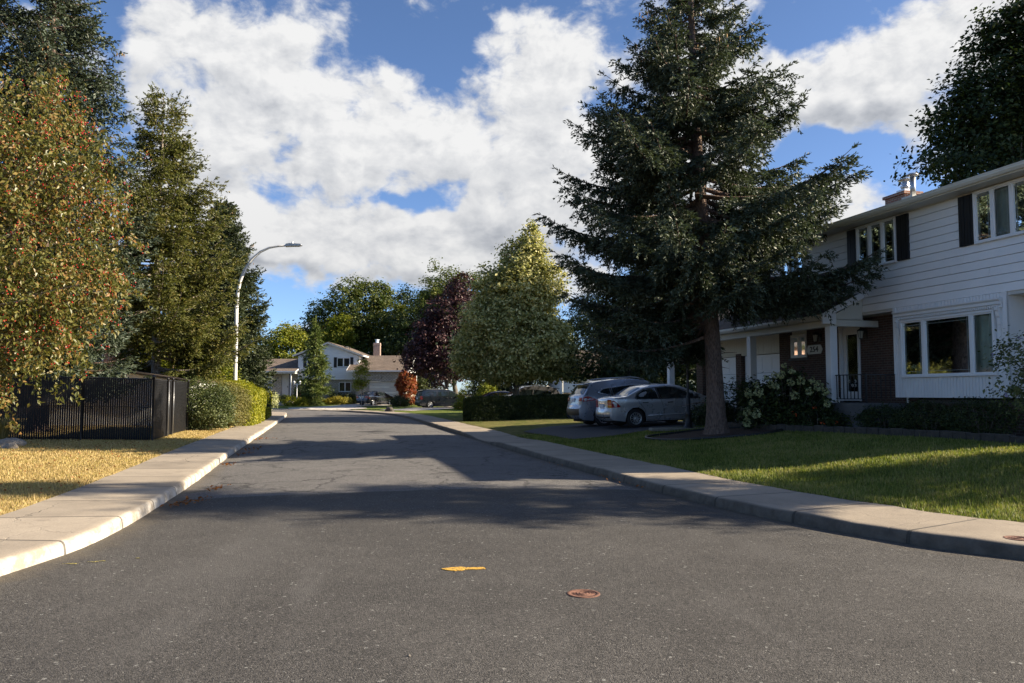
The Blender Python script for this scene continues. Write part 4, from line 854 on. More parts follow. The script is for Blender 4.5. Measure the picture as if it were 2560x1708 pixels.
    mb.box(-.02, 1.2, ry - .018, ry + .018, 2.03, 2.055); mb.box(-.02, 1.2, ry - .012, ry + .012, 1.40, 1.42)
    for i in range(9): mb.box(.01 + i * .142, .028 + i * .142, ry - .009, ry + .009, 1.42, 2.03)
    mb.box(-.03, -.001, ry - .018, ry + .018, 1.301, 2.06); mb.box(-.02, .01, kb, ry - .019, 2.03, 2.055)
    for i in range(9): mb.box(-.015, .003, kb + .1 + i * .145, kb + .118 + i * .145, 1.42, 2.03)
    part('porch_railing', mb, 'black', t)
    # garage
    mb = MB(); x = 6.07
    while x < 11.49: mb.box(x, x + .148, kb - .06, kb - .012, 2.93, 3.699); x += .163
    mb.box(6.06, 11.5, kb - .12, kb - .05, 2.92, 3.695); part('garage_panel', mb, 'cream', t)
    for a, b in ((6.07, 8.5), (8.92, 11.48)):
        mb = MB()
        for i in range(4):
            z0 = .34 + i * .645; mb.box(a, b, kb - .2, kb - .15, z0, z0 + .635)
            for k in range(4): w4 = (b - a) / 4; mb.box(a + k * w4 + .07, a + (k + 1) * w4 - .07, kb - .149, kb - .135, z0 + .1, z0 + .53)
        part('garage_door', mb, 'trim', t, .004)
    mb = MB(); mb.box(6.0, 12.0, -8.4, -7.9, .3, 3.5); mb.box(11.5, 12.0, -7.9, kb - .23, .3, 3.5); part('garage_wall', mb, 'darkbrick', t)
    mb = MB(); mb.box(-6.6, 6.0, -8.5, -8.3, .3, 3.7); mb.box(-6.8, -6.6, -8.5, -.6, .3, 3.7); mb.box(5.85, 6.04, -8.3, kb - .23, .3, 3.7); mb.box(2.95, 5.84, -1.9, -1.8, .6, 3.69); part('rear_wall', mb, 'darkbrick', t)
    mb = MB(); mb.box(.12, .16, kb + .02, kb + .06, 1.301, 1.75); part('standpipe', mb, 'trim', t)
    return t
near_house()

# ------------------------------------------------------------------ cars (local x forward from the rear bumper, y left, z up)
def car(name, label, loc, rz, sp, paint, group=None):
    t = thing(name, label, 'car', loc, rz, group); L, W, H = sp['L'], sp['W'], sp['H']; hw = W / 2
    tp = np.array(sp['top'], float); s = np.concatenate([[0], np.cumsum(np.linalg.norm(np.diff(tp, axis=0), axis=1))])
    u = np.arange(0, s[-1], .045); px = np.interp(u, s, tp[:, 0]); pz = np.interp(u, s, tp[:, 1])
    for _ in range(2):                                            # soften the corners of the outline
        px[1:-1] = (px[:-2] + 2 * px[1:-1] + px[2:]) / 4; pz[1:-1] = (pz[:-2] + 2 * pz[1:-1] + pz[2:]) / 4
    n = len(u); wr, ar = sp['wr'], sp['wr'] + .055; wx = sp['wx']; zb0, zb1 = sp['belt']
    belt = lambda x: zb0 + (zb1 - zb0) * np.clip(x / L, 0, 1)
    def wpl(x): return hw * np.interp(x, [0, .06, .2, .55, 1.1, L - 1.3, L - .6, L - .25, L - .08, L], [.80, .86, .92, .975, 1, 1, .965, .88, .78, .66])
    def wid(x, z):
        b = belt(x); w = wpl(x); lo = np.clip((b - z) / (b - .2), 0, 1); hi = np.clip((z - b) / (H - b), 0, 1)
        ridge = np.exp(-((z - sp.get('crease', .86)) / .05) ** 2) * .010
        return w * (1 - .05 * lo ** 2 * (1 if True else 0) - .035 * np.clip((lo - .72) / .28, 0, 1) - sp['tumble'] * hi ** 1.15) + ridge * (hi < .01)
    sill = np.interp(px, [0, .12, .5, L - .5, L - .12, L], [.36, .27, .22, .21, .24, .32])
    def low(x, base):
        z = base.copy()
        for c in wx:
            d = np.abs(x - c); k = d < ar; z[k] = np.maximum(z[k], wr + np.sqrt(np.maximum(ar ** 2 - d[k] ** 2, 0)))
        return z
    lz = np.minimum(low(px, sill), pz - .01)
    dx, dz = np.gradient(px), np.gradient(pz); ln = np.hypot(dx, dz); nx, nz = -dz / ln, dx / ln
    crown = np.interp(px, [0, .3, .8, L * .3, L * .7, L - .8, L], [.06, .05, .04, .05, .05, .05, .10])
    wt = wid(px, pz)
    fr = np.array([0, .3, .55, .75, .88, .95, .985, 1.])
    V = []; rows = []
    for f in fr: V.append(np.column_stack([px + nx * crown * (1 - f * f), wt * f, pz + nz * crown * (1 - f * f)]))
    for g in (.03, .08, .16, .26, .38, .52, .68, .84, 1.):
        zz = pz + (lz - pz) * g; V.append(np.column_stack([px, wid(px, zz), zz]))
    half = np.array(V); m = len(half)
    both = np.concatenate([half, half[1:] * np.array([1, -1, 1])]); VV = both.reshape(-1, 3); F = []
    for j in range(m - 1):
        for i in range(n - 1):
            F.append((j * n + i, j * n + i + 1, (j + 1) * n + i + 1, (j + 1) * n + i))
            a, b = (0 if j == 0 else m + j - 1), m + j
            F.append((a * n + i, b * n + i, b * n + i + 1, a * n + i + 1))
    npmesh('body', VV, F, M[paint], t, True)
    mb = MB(); mb.box(.25, L - .25, -hw * .74, hw * .74, .17, .62); mb.box(wx[0] - ar, wx[0] + ar, -hw * .8, hw * .8, .4, wr + ar - .02); mb.box(wx[1] - ar, wx[1] + ar, -hw * .8, hw * .8, .4, wr + ar - .02); part('underbody', mb, 'under', t)
    def side_patch(poly, sg, off, th=0.):
        """polygon in (x,z) laid on the flank"""
        P = []
        for i, p in enumerate(poly):
            q = poly[(i + 1) % len(poly)]
            for k in range(3): P.append((p[0] + (q[0] - p[0]) * k / 3, p[1] + (q[1] - p[1]) * k / 3))
        P = np.array(P); y = wid(P[:, 0], P[:, 1]) + off
        return [(a, sg * b, c) for a, b, c in zip(P[:, 0], y, P[:, 1])]
    def line(pts, sg, off, r, mat, nm, parent, closed=False):
        P = side_patch(pts, sg, off)
        if closed: P = P + [P[0]]
        else: P = P[:-2]
        mb = MB(); mb.tube(P, r, 5); return part(nm, mb, mat, parent)
    def over(s0, s1, f0, f1, off, mat, nm, parent, k=10):
        """patch on the top surface between outline x (front or back part) s0..s1 given as outline indices"""
        mb = MB(); V = []; ii = np.linspace(s0, s1, k); ff = np.linspace(f0, f1, k)
        for a in ii:
            x, z, w, ex, ez, cr = (float(np.interp(a, np.arange(n), q)) for q in (px, pz, wt, nx, nz, crown))
            for f in ff: V.append((x + ex * (cr * (1 - f * f) + off), w * f, z + ez * (cr * (1 - f * f) + off)))
        mb.add(V, [(i * k + j, i * k + j + 1, (i + 1) * k + j + 1, (i + 1) * k + j) for i in range(k - 1) for j in range(k - 1)], True); return part(nm, mb, mat, parent)
    def oi(pt): return float(np.argmin((px - pt[0]) ** 2 + (pz - pt[1]) ** 2))
    over(oi(sp['rw'][0]), oi(sp['rw'][1]), -.86, .86, .006, 'tint', 'rear_window', t)
    over(oi(sp['fw'][0]), oi(sp['fw'][1]), -.90, .90, .006, 'tint', 'windscreen', t)
    for sg in (-1, 1):
        for poly in sp['glass']:
            P = side_patch(poly, sg, .005); mb = MB(); mb.add(P, [list(range(len(P)))]); part('side_window', mb, 'tint', t)
        if sp.get('dlo'): line(sp['dlo'], sg, .008, .011, sp.get('trimmat', 'plastic'), 'window_trim', t, True)
        for bp in sp['pillars']: line(bp, sg, .009, .030, 'plastic', 'pillar_trim', t)
        for d in sp['doors']: 
            ds = line(d, sg, .000, .0045, 'under', 'door_seam', t)
        for hx, hz_ in sp['handles']: line([(hx, hz_), (hx + .2, hz_ + .004), (hx + .2, hz_ + .004)], sg, .022, .016, sp.get('handlemat', 'plastic'), 'door_handle', t)
        if sp.get('mould'): line([(wx[0] + ar + .06, sp['mould']), (wx[1] - ar - .05, sp['mould'] + .02), (wx[1] - ar - .05, sp['mould'] + .02)], sg, .006, .02, paint, 'side_moulding', t)
        for c in wx:
            a = [(c + (ar + .012) * math.cos(q), wr + (ar + .012) * math.sin(q)) for q in np.linspace(.12, math.pi - .12, 14)]
            line(a, sg, -.004, sp.get('flare', .014), sp.get('flaremat', paint), 'arch_lip', t)
        # lamps
        P = side_patch(sp['tail'], sg, .006); mb = MB(); mb.add(P, [list(range(len(P)))])
        tl = part('taillight', mb, 'redlens', t)
        z0, z1 = sp['tailrear']; lo_, hi_ = oi((0, z0)), oi((.05, z1)); f0 = sp.get('tailf', .55); over(lo_, hi_, sg * f0, sg * .995, .008, 'redlens', 'tail_lens', tl, 6)
        P = side_patch(sp['head'], sg, .006); mb = MB(); mb.add(P, [list(range(len(P)))]); part('headlight', mb, 'clearlens', t)
        mx, mz = sp['mirror']; mb = MB(); yy = float(wid(np.array(mx), np.array(mz)))
        mb.lathe([(0, -.09), (.06, -.08), (.085, 0), (.075, .05), (0, .07)], (mx, sg * (yy + .13), mz + .05), 10, 'y'); mb.tube([(mx, sg * (yy - .02), mz - .02), (mx, sg * (yy + .09), mz + .02)], .025, 6); part('wing_mirror', mb, sp.get('mirrormat', paint), t)
        if sp.get('rails'):
            a, b, h = sp['rails']; q = [(x, sg * (float(wid(np.array(x), np.array(H))) + .02), float(np.interp(x, px, pz)) + h * (0 if j in (0, 6) else 1) + .03) for j, x in enumerate(np.linspace(a, b, 7))]
            mb = MB(); mb.tube(q, .018, 6); part('roof_rail', mb, 'steel', t)
        for c in wx:                                              # wheels: tyre, rim with spokes
            y0 = sg * (float(wpl(np.array(c))) * .955 - .105); w = thing('wheel', None, None, (c, y0, wr)); w.parent = t
            mb = MB(); rr = wr * sp.get('rimf', .64); mb.lathe([(rr, -.09), (wr * .93, -.10), (wr, -.075), (wr, .075), (wr * .93, .10), (rr + .004, .092), (rr, .07), (rr, -.09)], (0, 0, 0), 28, 'y'); part('tyre', mb, 'tyre', w)
            mb = MB(); f = sg
            mb.lathe([(rr, .085 * f), (rr - .012, .095 * f), (rr - .03, .07 * f), (rr - .035, .01 * f), (0, .0)], (0, 0, 0), 28, 'y')
            mb.lathe([(0, .085 * f), (.05, .082 * f), (.07, .06 * f), (.07, 0)], (0, 0, 0), 14, 'y')
            ns = sp.get('spokes', 10)
            for k in range(ns):
                a = 2 * math.pi * k / ns; ca, sa = math.cos(a), math.sin(a); hwid = sp.get('spw', .016); v = []
                for r_, d_, q in ((.05, .075, 1.2), (rr - .02, .083, 1.)):
                    for o_ in (-hwid * q, hwid * q): v += [(r_ * ca - o_ * sa, d_ * f, r_ * sa + o_ * ca), (r_ * ca - o_ * sa, (d_ - .05) * f, r_ * sa + o_ * ca)]
                mb.add(v, [(0, 2, 6, 4), (1, 5, 7, 3), (0, 4, 5, 1), (2, 3, 7, 6), (4, 6, 7, 5), (0, 1, 3, 2)])
            part('rim', mb, 'steel', w)
            mb = MB(); mb.lathe([(0, .012 * f), (rr - .036, .012 * f), (rr - .036, .016 * f), (0, .02 * f)], (0, 0, 0), 20, 'y'); part('brake_disc', mb, 'under', w)
    # rear details: plate, bumper strip
    zp = sp['platez']; i = oi((0, zp)); x = float(px[int(i)]) - float(crown[int(i)]) - .012
    mb = MB(); mb.box(x - .012, x + .03, -.17, .17, zp - .075, zp + .075); p = part('licence_plate', mb, 'plate', t)
    if sp.get('chromebar'): mb = MB(); mb.box(x - .016, x + .03, -.3, .3, zp + .10, zp + .125); part('boot_trim', mb, 'chrome', t)
    i0, i1 = oi((0, sp['bump'][0])), oi((0, sp['bump'][1])); over(i0, i1, -.97, .97, .006, 'plastic', 'bumper_insert', t, 8)
    if sp.get('spoiler'):
        a, z = sp['spoiler']; w = hw * .74; mb = MB(); mb.prism([(a - .2, z - .03), (a - .19, z + .0), (a + .15, z + .05), (a + .15, z - .0)], (-w, w), 'y'); part('spoiler', mb, paint, t, .008)
        mb = MB(); mb.prism([(a + .30, z + .06), (a + .18, z + .15), (a + .23, z + .16), (a + .45, z + .09)], (-.02, .02), 'y'); part('antenna_fin', mb, paint, t)
    return t
SEDAN = dict(L=4.54, W=1.75, H=1.435, wr=.315, wx=(.90, 3.60), belt=(.99, .90), tumble=.24, crease=.84, platez=.74, bump=(.36, .40), rimf=.66, spokes=12, spw=.012, chromebar=1,
    top=[(.14, .27), (.04, .36), (.0, .5), (.02, .60), (.06, .63), (.07, .80), (.05, .95), (.08, 1.0), (.16, 1.02), (.50, 1.045), (.60, 1.06), (1.22, 1.345), (1.5, 1.405), (1.9, 1.435), (2.3, 1.42), (2.62, 1.36), (3.50, .99), (3.65, .94), (4.1, .84), (4.35, .74), (4.48, .62), (4.54, .48), (4.52, .34), (4.42, .22)],
    rw=((.62, 1.07), (1.20, 1.335)), fw=((2.72, 1.318), (3.44, 1.015)),
    glass=[[(.93, .975), (.90, 1.03), (1.02, 1.16), (1.24, 1.275), (1.62, 1.325), (1.72, .965)], [(1.80, .965), (1.71, 1.33), (2.05, 1.345), (2.38, 1.31), (2.72, 1.20), (3.22, .955)]],
    dlo=[(.91, .962), (.87, 1.03), (1.0, 1.18), (1.24, 1.295), (1.66, 1.345), (2.05, 1.362), (2.4, 1.325), (2.75, 1.215), (3.28, .94)], pillars=[[(1.76, .965), (1.675, 1.34), (1.675, 1.34)]],
    doors=[[(.95, .95), (1.22, .6), (1.30, .3), (1.30, .3)], [(1.80, .95), (1.92, .60), (1.94, .26), (1.94, .26)], [(3.02, .93), (3.05, .55), (3.02, .26), (3.02, .26)], [(1.3, .255), (3.0, .245), (3.0, .245)]],
    handles=[(1.13, .835), (2.05, .825)], mould=.40, tail=[(.06, .70), (.06, .93), (.12, .945), (.30, .80), (.36, .71)], tailrear=(.72, .94), tailf=.62, head=[(4.44, .60), (4.36, .70), (4.05, .80), (3.98, .74), (4.3, .60)], mirror=(3.05, .97), mirrormat='plastic')
SUV = dict(L=4.66, W=1.84, H=1.72, wr=.355, wx=(.93, 3.64), belt=(1.12, 1.04), tumble=.20, crease=.98, platez=.98, bump=(.40, .66), rimf=.68, spokes=10, spw=.018, flare=.03, flaremat='plastic', trimmat='chrome', handlemat='chrome',
    top=[(.16, .32), (.05, .40), (.0, .55), (.01, .70), (.08, .76), (.10, .95), (.13, 1.12), (.20, 1.17), (.42, 1.50), (.47, 1.585), (.7, 1.64), (1.4, 1.70), (2.1, 1.715), (2.55, 1.66), (2.75, 1.60), (3.42, 1.15), (3.6, 1.10), (4.15, 1.02), (4.42, .92), (4.58, .78), (4.66, .6), (4.64, .42), (4.52, .27)],
    rw=((.21, 1.19), (.41, 1.49)), fw=((2.78, 1.575), (3.38, 1.18)),
    glass=[[(.78, 1.24), (.92, 1.36), (1.16, 1.39), (1.20, 1.13)], [(1.30, 1.12), (1.26, 1.40), (1.98, 1.47), (2.06, 1.10)], [(2.15, 1.10), (2.08, 1.475), (2.45, 1.47), (2.78, 1.38), (3.25, 1.09)]],
    dlo=[(.72, 1.245), (.90, 1.385), (1.22, 1.415), (2.02, 1.49), (2.45, 1.49), (2.82, 1.39), (3.32, 1.07), (2.1, 1.085), (1.25, 1.105)], pillars=[[(1.245, 1.125), (1.21, 1.39), (1.21, 1.39)], [(2.105, 1.10), (2.03, 1.47), (2.03, 1.47)]],
    doors=[[(1.21, 1.1), (1.28, .8), (1.36, .6), (1.36, .6)], [(2.12, 1.08), (2.2, .6), (2.2, .3), (2.2, .3)], [(3.25, 1.06), (3.2, .6), (3.1, .3), (3.1, .3)]], handles=[(1.42, .985), (2.35, .975)],
    tail=[(.12, .93), (.14, 1.10), (.32, 1.13), (.62, 1.01), (.50, .955)], tailrear=(.96, 1.12), tailf=.66, head=[(4.5, .78), (4.4, .9), (4.0, .98), (4.2, .84)], mirror=(3.1, 1.12), rails=(.9, 2.6, .035), spoiler=(.42, 1.575))
VAN = dict(L=5.14, W=1.98, H=1.74, wr=.345, wx=(1.02, 4.1), belt=(1.13, 1.06), tumble=.15, crease=1.0, platez=.92, bump=(.36, .58), rimf=.66, spokes=5, spw=.045, trimmat='plastic',
    top=[(.14, .30), (.03, .40), (.0, .52), (.02, .62), (.07, .66), (.08, .95), (.12, 1.12), (.26, 1.58), (.34, 1.67), (.8, 1.73), (1.8, 1.745), (2.9, 1.72), (3.2, 1.64), (4.05, 1.15), (4.25, 1.08), (4.7, .98), (4.95, .85), (5.1, .66), (5.14, .5), (5.1, .34), (4.98, .24)],
    rw=((.13, 1.15), (.25, 1.55)), fw=((3.24, 1.61), (3.98, 1.19)),
    glass=[[(.42, 1.14), (.58, 1.54), (1.58, 1.57), (1.56, 1.13)], [(1.78, 1.13), (1.80, 1.57), (2.72, 1.57), (2.72, 1.10)], [(2.84, 1.10), (2.84, 1.565), (3.2, 1.53), (3.75, 1.16), (3.7, 1.08)]],
    dlo=None, pillars=[], doors=[[(1.68, 1.62), (1.66, 1.1), (1.55, .5), (1.55, .3), (1.55, .3)], [(2.78, 1.62), (2.78, 1.1), (2.78, .3), (2.78, .3)], [(1.66, 1.04), (2.7, 1.03), (2.7, 1.03)]], handles=[(2.5, .98), (2.92, .97)],
    tail=[(.05, .84), (.06, 1.12), (.22, 1.12), (.26, .9), (.2, .84)], tailrear=(.84, 1.12), tailf=.80, head=[(5.0, .7), (4.9, .82), (4.6, .92), (4.6, .8)], mirror=(3.75, 1.14), rails=(.6, 2.8, .02), spoiler=(.30, 1.63))
CAR_RZ = math.atan2(.2458, .9693)
def park(spec, name, label, t, k, paint, turn=0., dz=.035):
    """k: rear bumper, driving towards the house"""
    x, y = hp(t, k); z0 = hz(t, k - .9) + dz; z1 = hz(t, k - 3.6) + dz; o = car(name, label, (x, y, z0 - (z1 - z0) * .33), CAR_RZ + turn, spec, paint)
    o.rotation_euler = (0, -math.atan2(z1 - z0, 2.7), CAR_RZ + turn); return o
park(SEDAN, 'parked_car', 'silver sedan parked in the driveway behind the big spruce trunk', 8.35, 4.95, 'silver')
park(SUV, 'parked_car', 'blue grey sport utility car with roof rails parked beyond the silver sedan', 10.8, 5.2, 'bluegrey')

# ------------------------------------------------------------------ the far house at the bend (local x to the right, y away from the street)
FH = (-28.3, 88.)
def far_house():
    t = thing('split_level_house', 'split level house with white gable and pale stone ground floor at the street bend', 'house', (FH[0], FH[1], 0)); g = .5
    # gable block
    x0, x1, xa, ze, za, D = 4.67, 11.35, 8.0, 5.72, 7.14, 14.
    wins = [(5.66, 7.0, 4.45, 5.5), (8.97, 10.4, 4.48, 5.5)]
    mb = lap_siding(x0, x1, 3.1, 5.7, 0, .22, -1, wins); part('gable_siding', mb, 'siding', t)
    sl = (za - ze) / (xa - 4.2)
    mb = MB(); mb.prism([(x0, 5.7), (x1, 5.7), (xa, za - .12)], (-.02, .3), 'y'); part('gable_triangle', mb, 'siding', t)
    mb = MB(); mb.prism([(x0 + .02, 3.12), (x1 - .02, 3.12), (x1 - .02, 5.7), (xa, za - .15), (x0 + .02, 5.7)], (.301, D), 'y'); mb.box(x0, x1, .062, .3, 3.1, 3.2); part('gable_wall', mb, 'siding', t)
    mb = MB(); e = .12; mb.prism([(4.15, ze - .04), (xa, za), (11.85, ze - .04), (11.85, ze + .08), (xa, za + e), (4.15, ze + .08)], (-.4, D + .3), 'y'); rf = part('gable_roof', mb, 'roofbrown', t)
    mb = MB(); mb.prism([(4.12, ze - .14), (xa, za - .12), (11.88, ze - .14), (11.88, ze + .06), (xa, za + .07), (4.12, ze + .06)], (-.44, -.401), 'y'); part('barge_board', mb, 'soffit', t)
    mb = MB(); mb.box(11.86, 11.98, -.4, D, ze - .1, ze + .06); part('gutter', mb, 'trim', t)
    mb = MB(); mb.lathe([(.22, 0), (.22, .12), (.3, .14), (.3, .2), (0, .22)], (9.2, 3.5, 6.75), 4, smooth=False); part('roof_vent', mb, 'black', rf); mb = MB(); mb.tube([(9.9, 2.2, 6.3), (9.9, 2.2, 6.85)], .05, 6); part('vent_stack', mb, 'black', rf)
    for w in wins: win(t, *w, -.03, (.5,), .045, .05, out=-1, glass='darkglass', curtain=None)
    for a in (5.25, 7.02, 8.62, 10.44): shutter(t, a, a + .34, 4.42, 5.55, -.03, -1)
    mb = MB(); B = lambda a, b, z0, z1: mb.box(a, b, .25, .5, z0, z1)
    B(x0, 5.75, g, 3.1); B(5.75, 6.4, 2.75, 3.1); B(6.4, 9.15, g, 3.1); B(9.15, 10.5, g, 1.75); B(9.15, 10.5, 2.82, 3.1); B(10.5, x1, g, 3.1); part('stone_wall', mb, 'stone', t)
    win(t, 9.15, 10.5, 1.75, 2.82, .3, (.5,), .045, .06, out=-1, glass='darkglass', curtain=None); mb = MB(); mb.box(9.05, 10.6, .15, .32, 1.66, 1.749); part('window_sill', mb, 'stone', t)
    mb = MB(); mb.box(5.76, 6.39, .33, .4, .9, 2.74); part('side_door', mb, 'darkglass', t)
    # left wing with the entrance porch
    mb = MB(); mb.prism([(-1.35, 3.88), (3.6, 5.42), (8., 3.9), (8., 4.0), (3.6, 5.54), (-1.35, 4.0)], (-2.6, x0 + .1), 'x'); part('left_roof', mb, 'roofbrown', t)
    mb = MB(); mb.box(-2.6, x0 + .1, -1.45, -1.36, 3.86, 4.0); part('left_gutter', mb, 'trim', t); mb = MB(); mb.prism([(-1.36, 3.86), (.0, 4.26), (.0, 4.36), (-1.36, 4.0)], (x0 + .101, x0 + .16), 'x'); part('rake_board', mb, 'trim', t)
    mb = MB(); mb.box(-2.6, x0, -1.3, .2, 3.72, 3.859); part('porch_ceiling', mb, 'soffit', t)
    mb = MB(); mb.box(-2.6, .9, .3, .6, g, 3.72); mb.box(1.75, 2.75, .3, .6, g, 3.72); mb.box(3.95, x0, .3, .6, g, 3.72); mb.box(.9, 1.75, .3, .6, g, 1.4); part('stone_front', mb, 'stone', t)
    win(t, .9, 1.75, 1.4, 3.5, .34, (.5,), .06, .06, out=-1, glass='darkglass', curtain=None)
    mb = MB(); mb.box(2.76, 3.56, .4, .46, 1.25, 3.7); d = part('front_door', mb, 'soffit', t); mb = MB(); mb.box(3.42, 3.46, .36, .4, 2.2, 2.4); part('door_handle', mb, 'black', d); mb = MB(); mb.box(3.57, 3.94, .42, .46, 1.25, 3.7); part('side_light', mb, 'darkglass', t)
    for a in (1.62, 4.18): mb = MB(); mb.box(a - .07, a + .07, -1.15, -1.0, 1.2, 3.72); part('porch_post', mb, 'trim', t)
    mb = MB(); mb.box(.5, 4.5, -1.3, .29, .4, 1.2); part('porch_slab', mb, 'chimbrick', t)
    mb = MB(); mb.lathe([(.17, 0), (.2, .02), (.2, .05), (.13, .06), (0, .06)], (2.25, .28, 3.35), 16, 'y'); part('door_plaque', mb, 'black', t)
    # garage wing
    mb = MB(); gx0, gx1 = 10.45, 17.2; mb.prism([(-2.0, 3.92), (3.2, 5.78), (9., 3.9), (9., 4.02), (3.2, 5.90), (-2.0, 4.04)], (gx0, gx1), 'x'); part('garage_roof', mb, 'roofbrown', t)
    mb = MB(); mb.box(gx0 - .03, gx1 + .03, -2.1, -2.01, 3.9, 4.05); part('garage_gutter', mb, 'trim', t)
    for a in (gx0 - .06, gx1 + .005): mb = MB(); mb.prism([(-2.0, 3.82), (3.2, 5.70), (9., 3.8), (9., 4.03), (3.2, 5.92), (-2., 4.05)], (a, a + .05), 'x'); part('rake_board', mb, 'trim', t)
    mb = MB(); mb.prism([(-1.5, 3.9), (3.2, 5.6), (8.4, 3.9)], (gx1 - .5, gx1 - .4), 'x'); mb.box(gx1 - .5, gx1 - .4, -1.5, 8.4, 2.9, 3.9); part('gable_end', mb, 'siding', t)
    mb = MB(); mb.box(11.36, 12.75, -1.6, -1.3, g, 3.9); mb.box(15.95, 16.8, -1.6, -1.3, g, 3.9); mb.box(12.75, 15.95, -1.6, -1.3, 2.85, 3.9); mb.box(11.36, 11.6, -1.3, .25, g, 3.9); mb.box(16.5, 16.8, -1.3, 8, g, 3.9); part('garage_wall', mb, 'stone', t)
    mb = MB()
    for i in range(4): mb.box(12.76, 15.94, -1.42, -1.36, .45 + i * .6, .45 + i * .6 + .59)
    part('garage_door', mb, 'cream', t); lantern(t, 14.1, -1.6, 3.35, -1)
    mb = MB(); cx, cy = 11.75, 9.6; mb.box(cx - .4, cx + .4, cy - .35, cy + .35, 4., 7.75); mb.box(cx - .43, cx + .43, cy - .38, cy + .38, 7.45, 7.6); ch = part('chimney', mb, 'chimbrick', t)
    mb = MB(); mb.lathe([(.2, 7.751), (.2, 8.1), (.3, 8.11), (.3, 8.16), (0, 8.24)], (cx, cy, 0), 4, smooth=False); part('flue_cap', mb, 'steel', ch)
    # steps in the garden
    for i in range(3): pass
    return t
far_house()
mb = MB(); mb.box(3.3, 5.1, -5.2, -4.5, .2, .42); mb.box(3.4, 5.0, -4.5, -3.8, .2, .58); mb.box(3.5, 4.9, -3.8, -1.35, .2, .74)
o = mb.build('garden_steps', M['pavers']); o.location = (FH[0], FH[1], 0); tag(o, 'low pale steps leading up to the split level house', 'steps')
zfar = lambda P: np.maximum(zright(P), .02)
tag(drape('driveway', [(-21.5, 76.6), (-14.5, 70.3), (-13.2, 73), (-14.4, 77.5), (-15.6, 79), (-11.5, 83), (-11.2, 86.6), (-16.2, 86.6), (-18.5, 80.5)], zfar, .04, M['pavers'], .5), kind='structure')
tag(drape('driveway', [(-11.2, 67.2), (-7.9, 64.0), (-6.2, 67.5), (-5.5, 72.5), (-1.5, 77), (-2.5, 80.5), (-8, 77.5), (-9.6, 73)], zfar, .04, M['pavers'], .5), kind='structure')

def far_car(spec, name, label, x, y, deg, paint, z=None):
    return car(name, label, (x, y, max(zr(x, y), .05) + .05 if z is None else z), R(deg), spec, paint)
far_car(SEDAN, 'parked_car', 'dark sedan parked on the pale driveway behind the young staked tree', -15.3, 81.2, 60, 'navy')
far_car(VAN, 'parked_car', 'dark minivan parked beside the red globe shrub at the street bend', -8.95, 75.3, 24, 'slate', .17)
far_car(SEDAN, 'parked_car', 'dark blue car behind the dark hedge, beside the grey car', -2.75, 55.2, 12, 'blue')
far_car(SUV, 'parked_car', 'warm grey car behind the dark hedge, nose towards the street', 3.1, 51.6, 194, 'grey')

# ------------------------------------------------------------------ things on the left: fence, shed, brick house, lamp
def fence():
    c = np.array([-10.6, 23.6]); t = thing('slatted_fence', 'black privacy fence of vertical slats around the corner yard', 'fence', (c[0], c[1], 0)); h = 1.78
    for nm, dr, L in (('front', -HX[[1, 0]] * np.array([1, 1]), 6.6), ('side', HX, 6.7)):
        d = np.array([-.9693, -.2458]) if nm == 'front' else np.array([-.2458, .9693]); nr = np.array([d[1], -d[0]]) * (1 if nm == 'side' else -1)
        z_ = lambda s: zl(*(c + d * s))
        mb = MB(); s = .05; rg = random.Random(5)
        while s < L:
            z = z_(s) + .03; a, b = d * s, d * (s + .056 - (.004 if nm == 'front' else 0)); q = nr * .007; hh = h + rg.uniform(-.012, .012)
            v = [(*(a - q), z), (*(b - q), z), (*(b + q), z), (*(a + q), z)]; v += [(p[0], p[1], z + hh) for p in v]
            mb.add(v, [(3, 2, 1, 0), (4, 5, 6, 7), (0, 1, 5, 4), (1, 2, 6, 5), (2, 3, 7, 6), (3, 0, 4, 7)]); s += .0598 if nm == 'front' else .0585
        part('slat_panel', mb, 'fenceblack', t)
        mb = MB(); k = .05 if nm == 'side' else .3
        for zz in np.arange(.08, h - .02, k if nm == 'side' else .9): mb.tube([(*(d * s_ + nr * .014), z_(s_) + zz) for s_ in np.linspace(.03, L, 5)], .006, 4, False)
        part('fence_wire', mb, 'fenceblack', t)
        mb = MB(); mb.tube([(*(d * s_), z_(s_) + h + .03) for s_ in np.linspace(0, L, 6)], .021, 8); part('top_rail', mb, 'black', t)
        for s_ in ((1.9, 4.3, 6.6) if nm == 'front' else (2.25, 3.2, 6.7)):
            mb = MB(); z = z_(s_); p = d * s_ + nr * .035
            mb.lathe([(.03, -.1), (.03, h + .06), (.04, h + .065), (.04, h + .10), (.02, h + .125), (0, h + .125)], (p[0], p[1], z), 10); part('fence_post', mb, 'black', t)
            if nm == 'side' and s_ < 4:
                mb = MB(); mb.tube([(*(p + nr * .035), z + .05), (*(p + nr * .04), z + h * .5), (*(p + nr * .035), z + h)], .009, 5); part('post_highlight', mb, 'steel', t)  # thin steel strip added as the white highlight down the black post
    mb = MB(); mb.lathe([(.038, -.1), (.038, h + .08), (.05, h + .085), (.05, h + .13), (.02, h + .16), (0, h + .16)], (0, 0, z_(0)), 12); part('corner_post', mb, 'black', t)
    return t
fence()
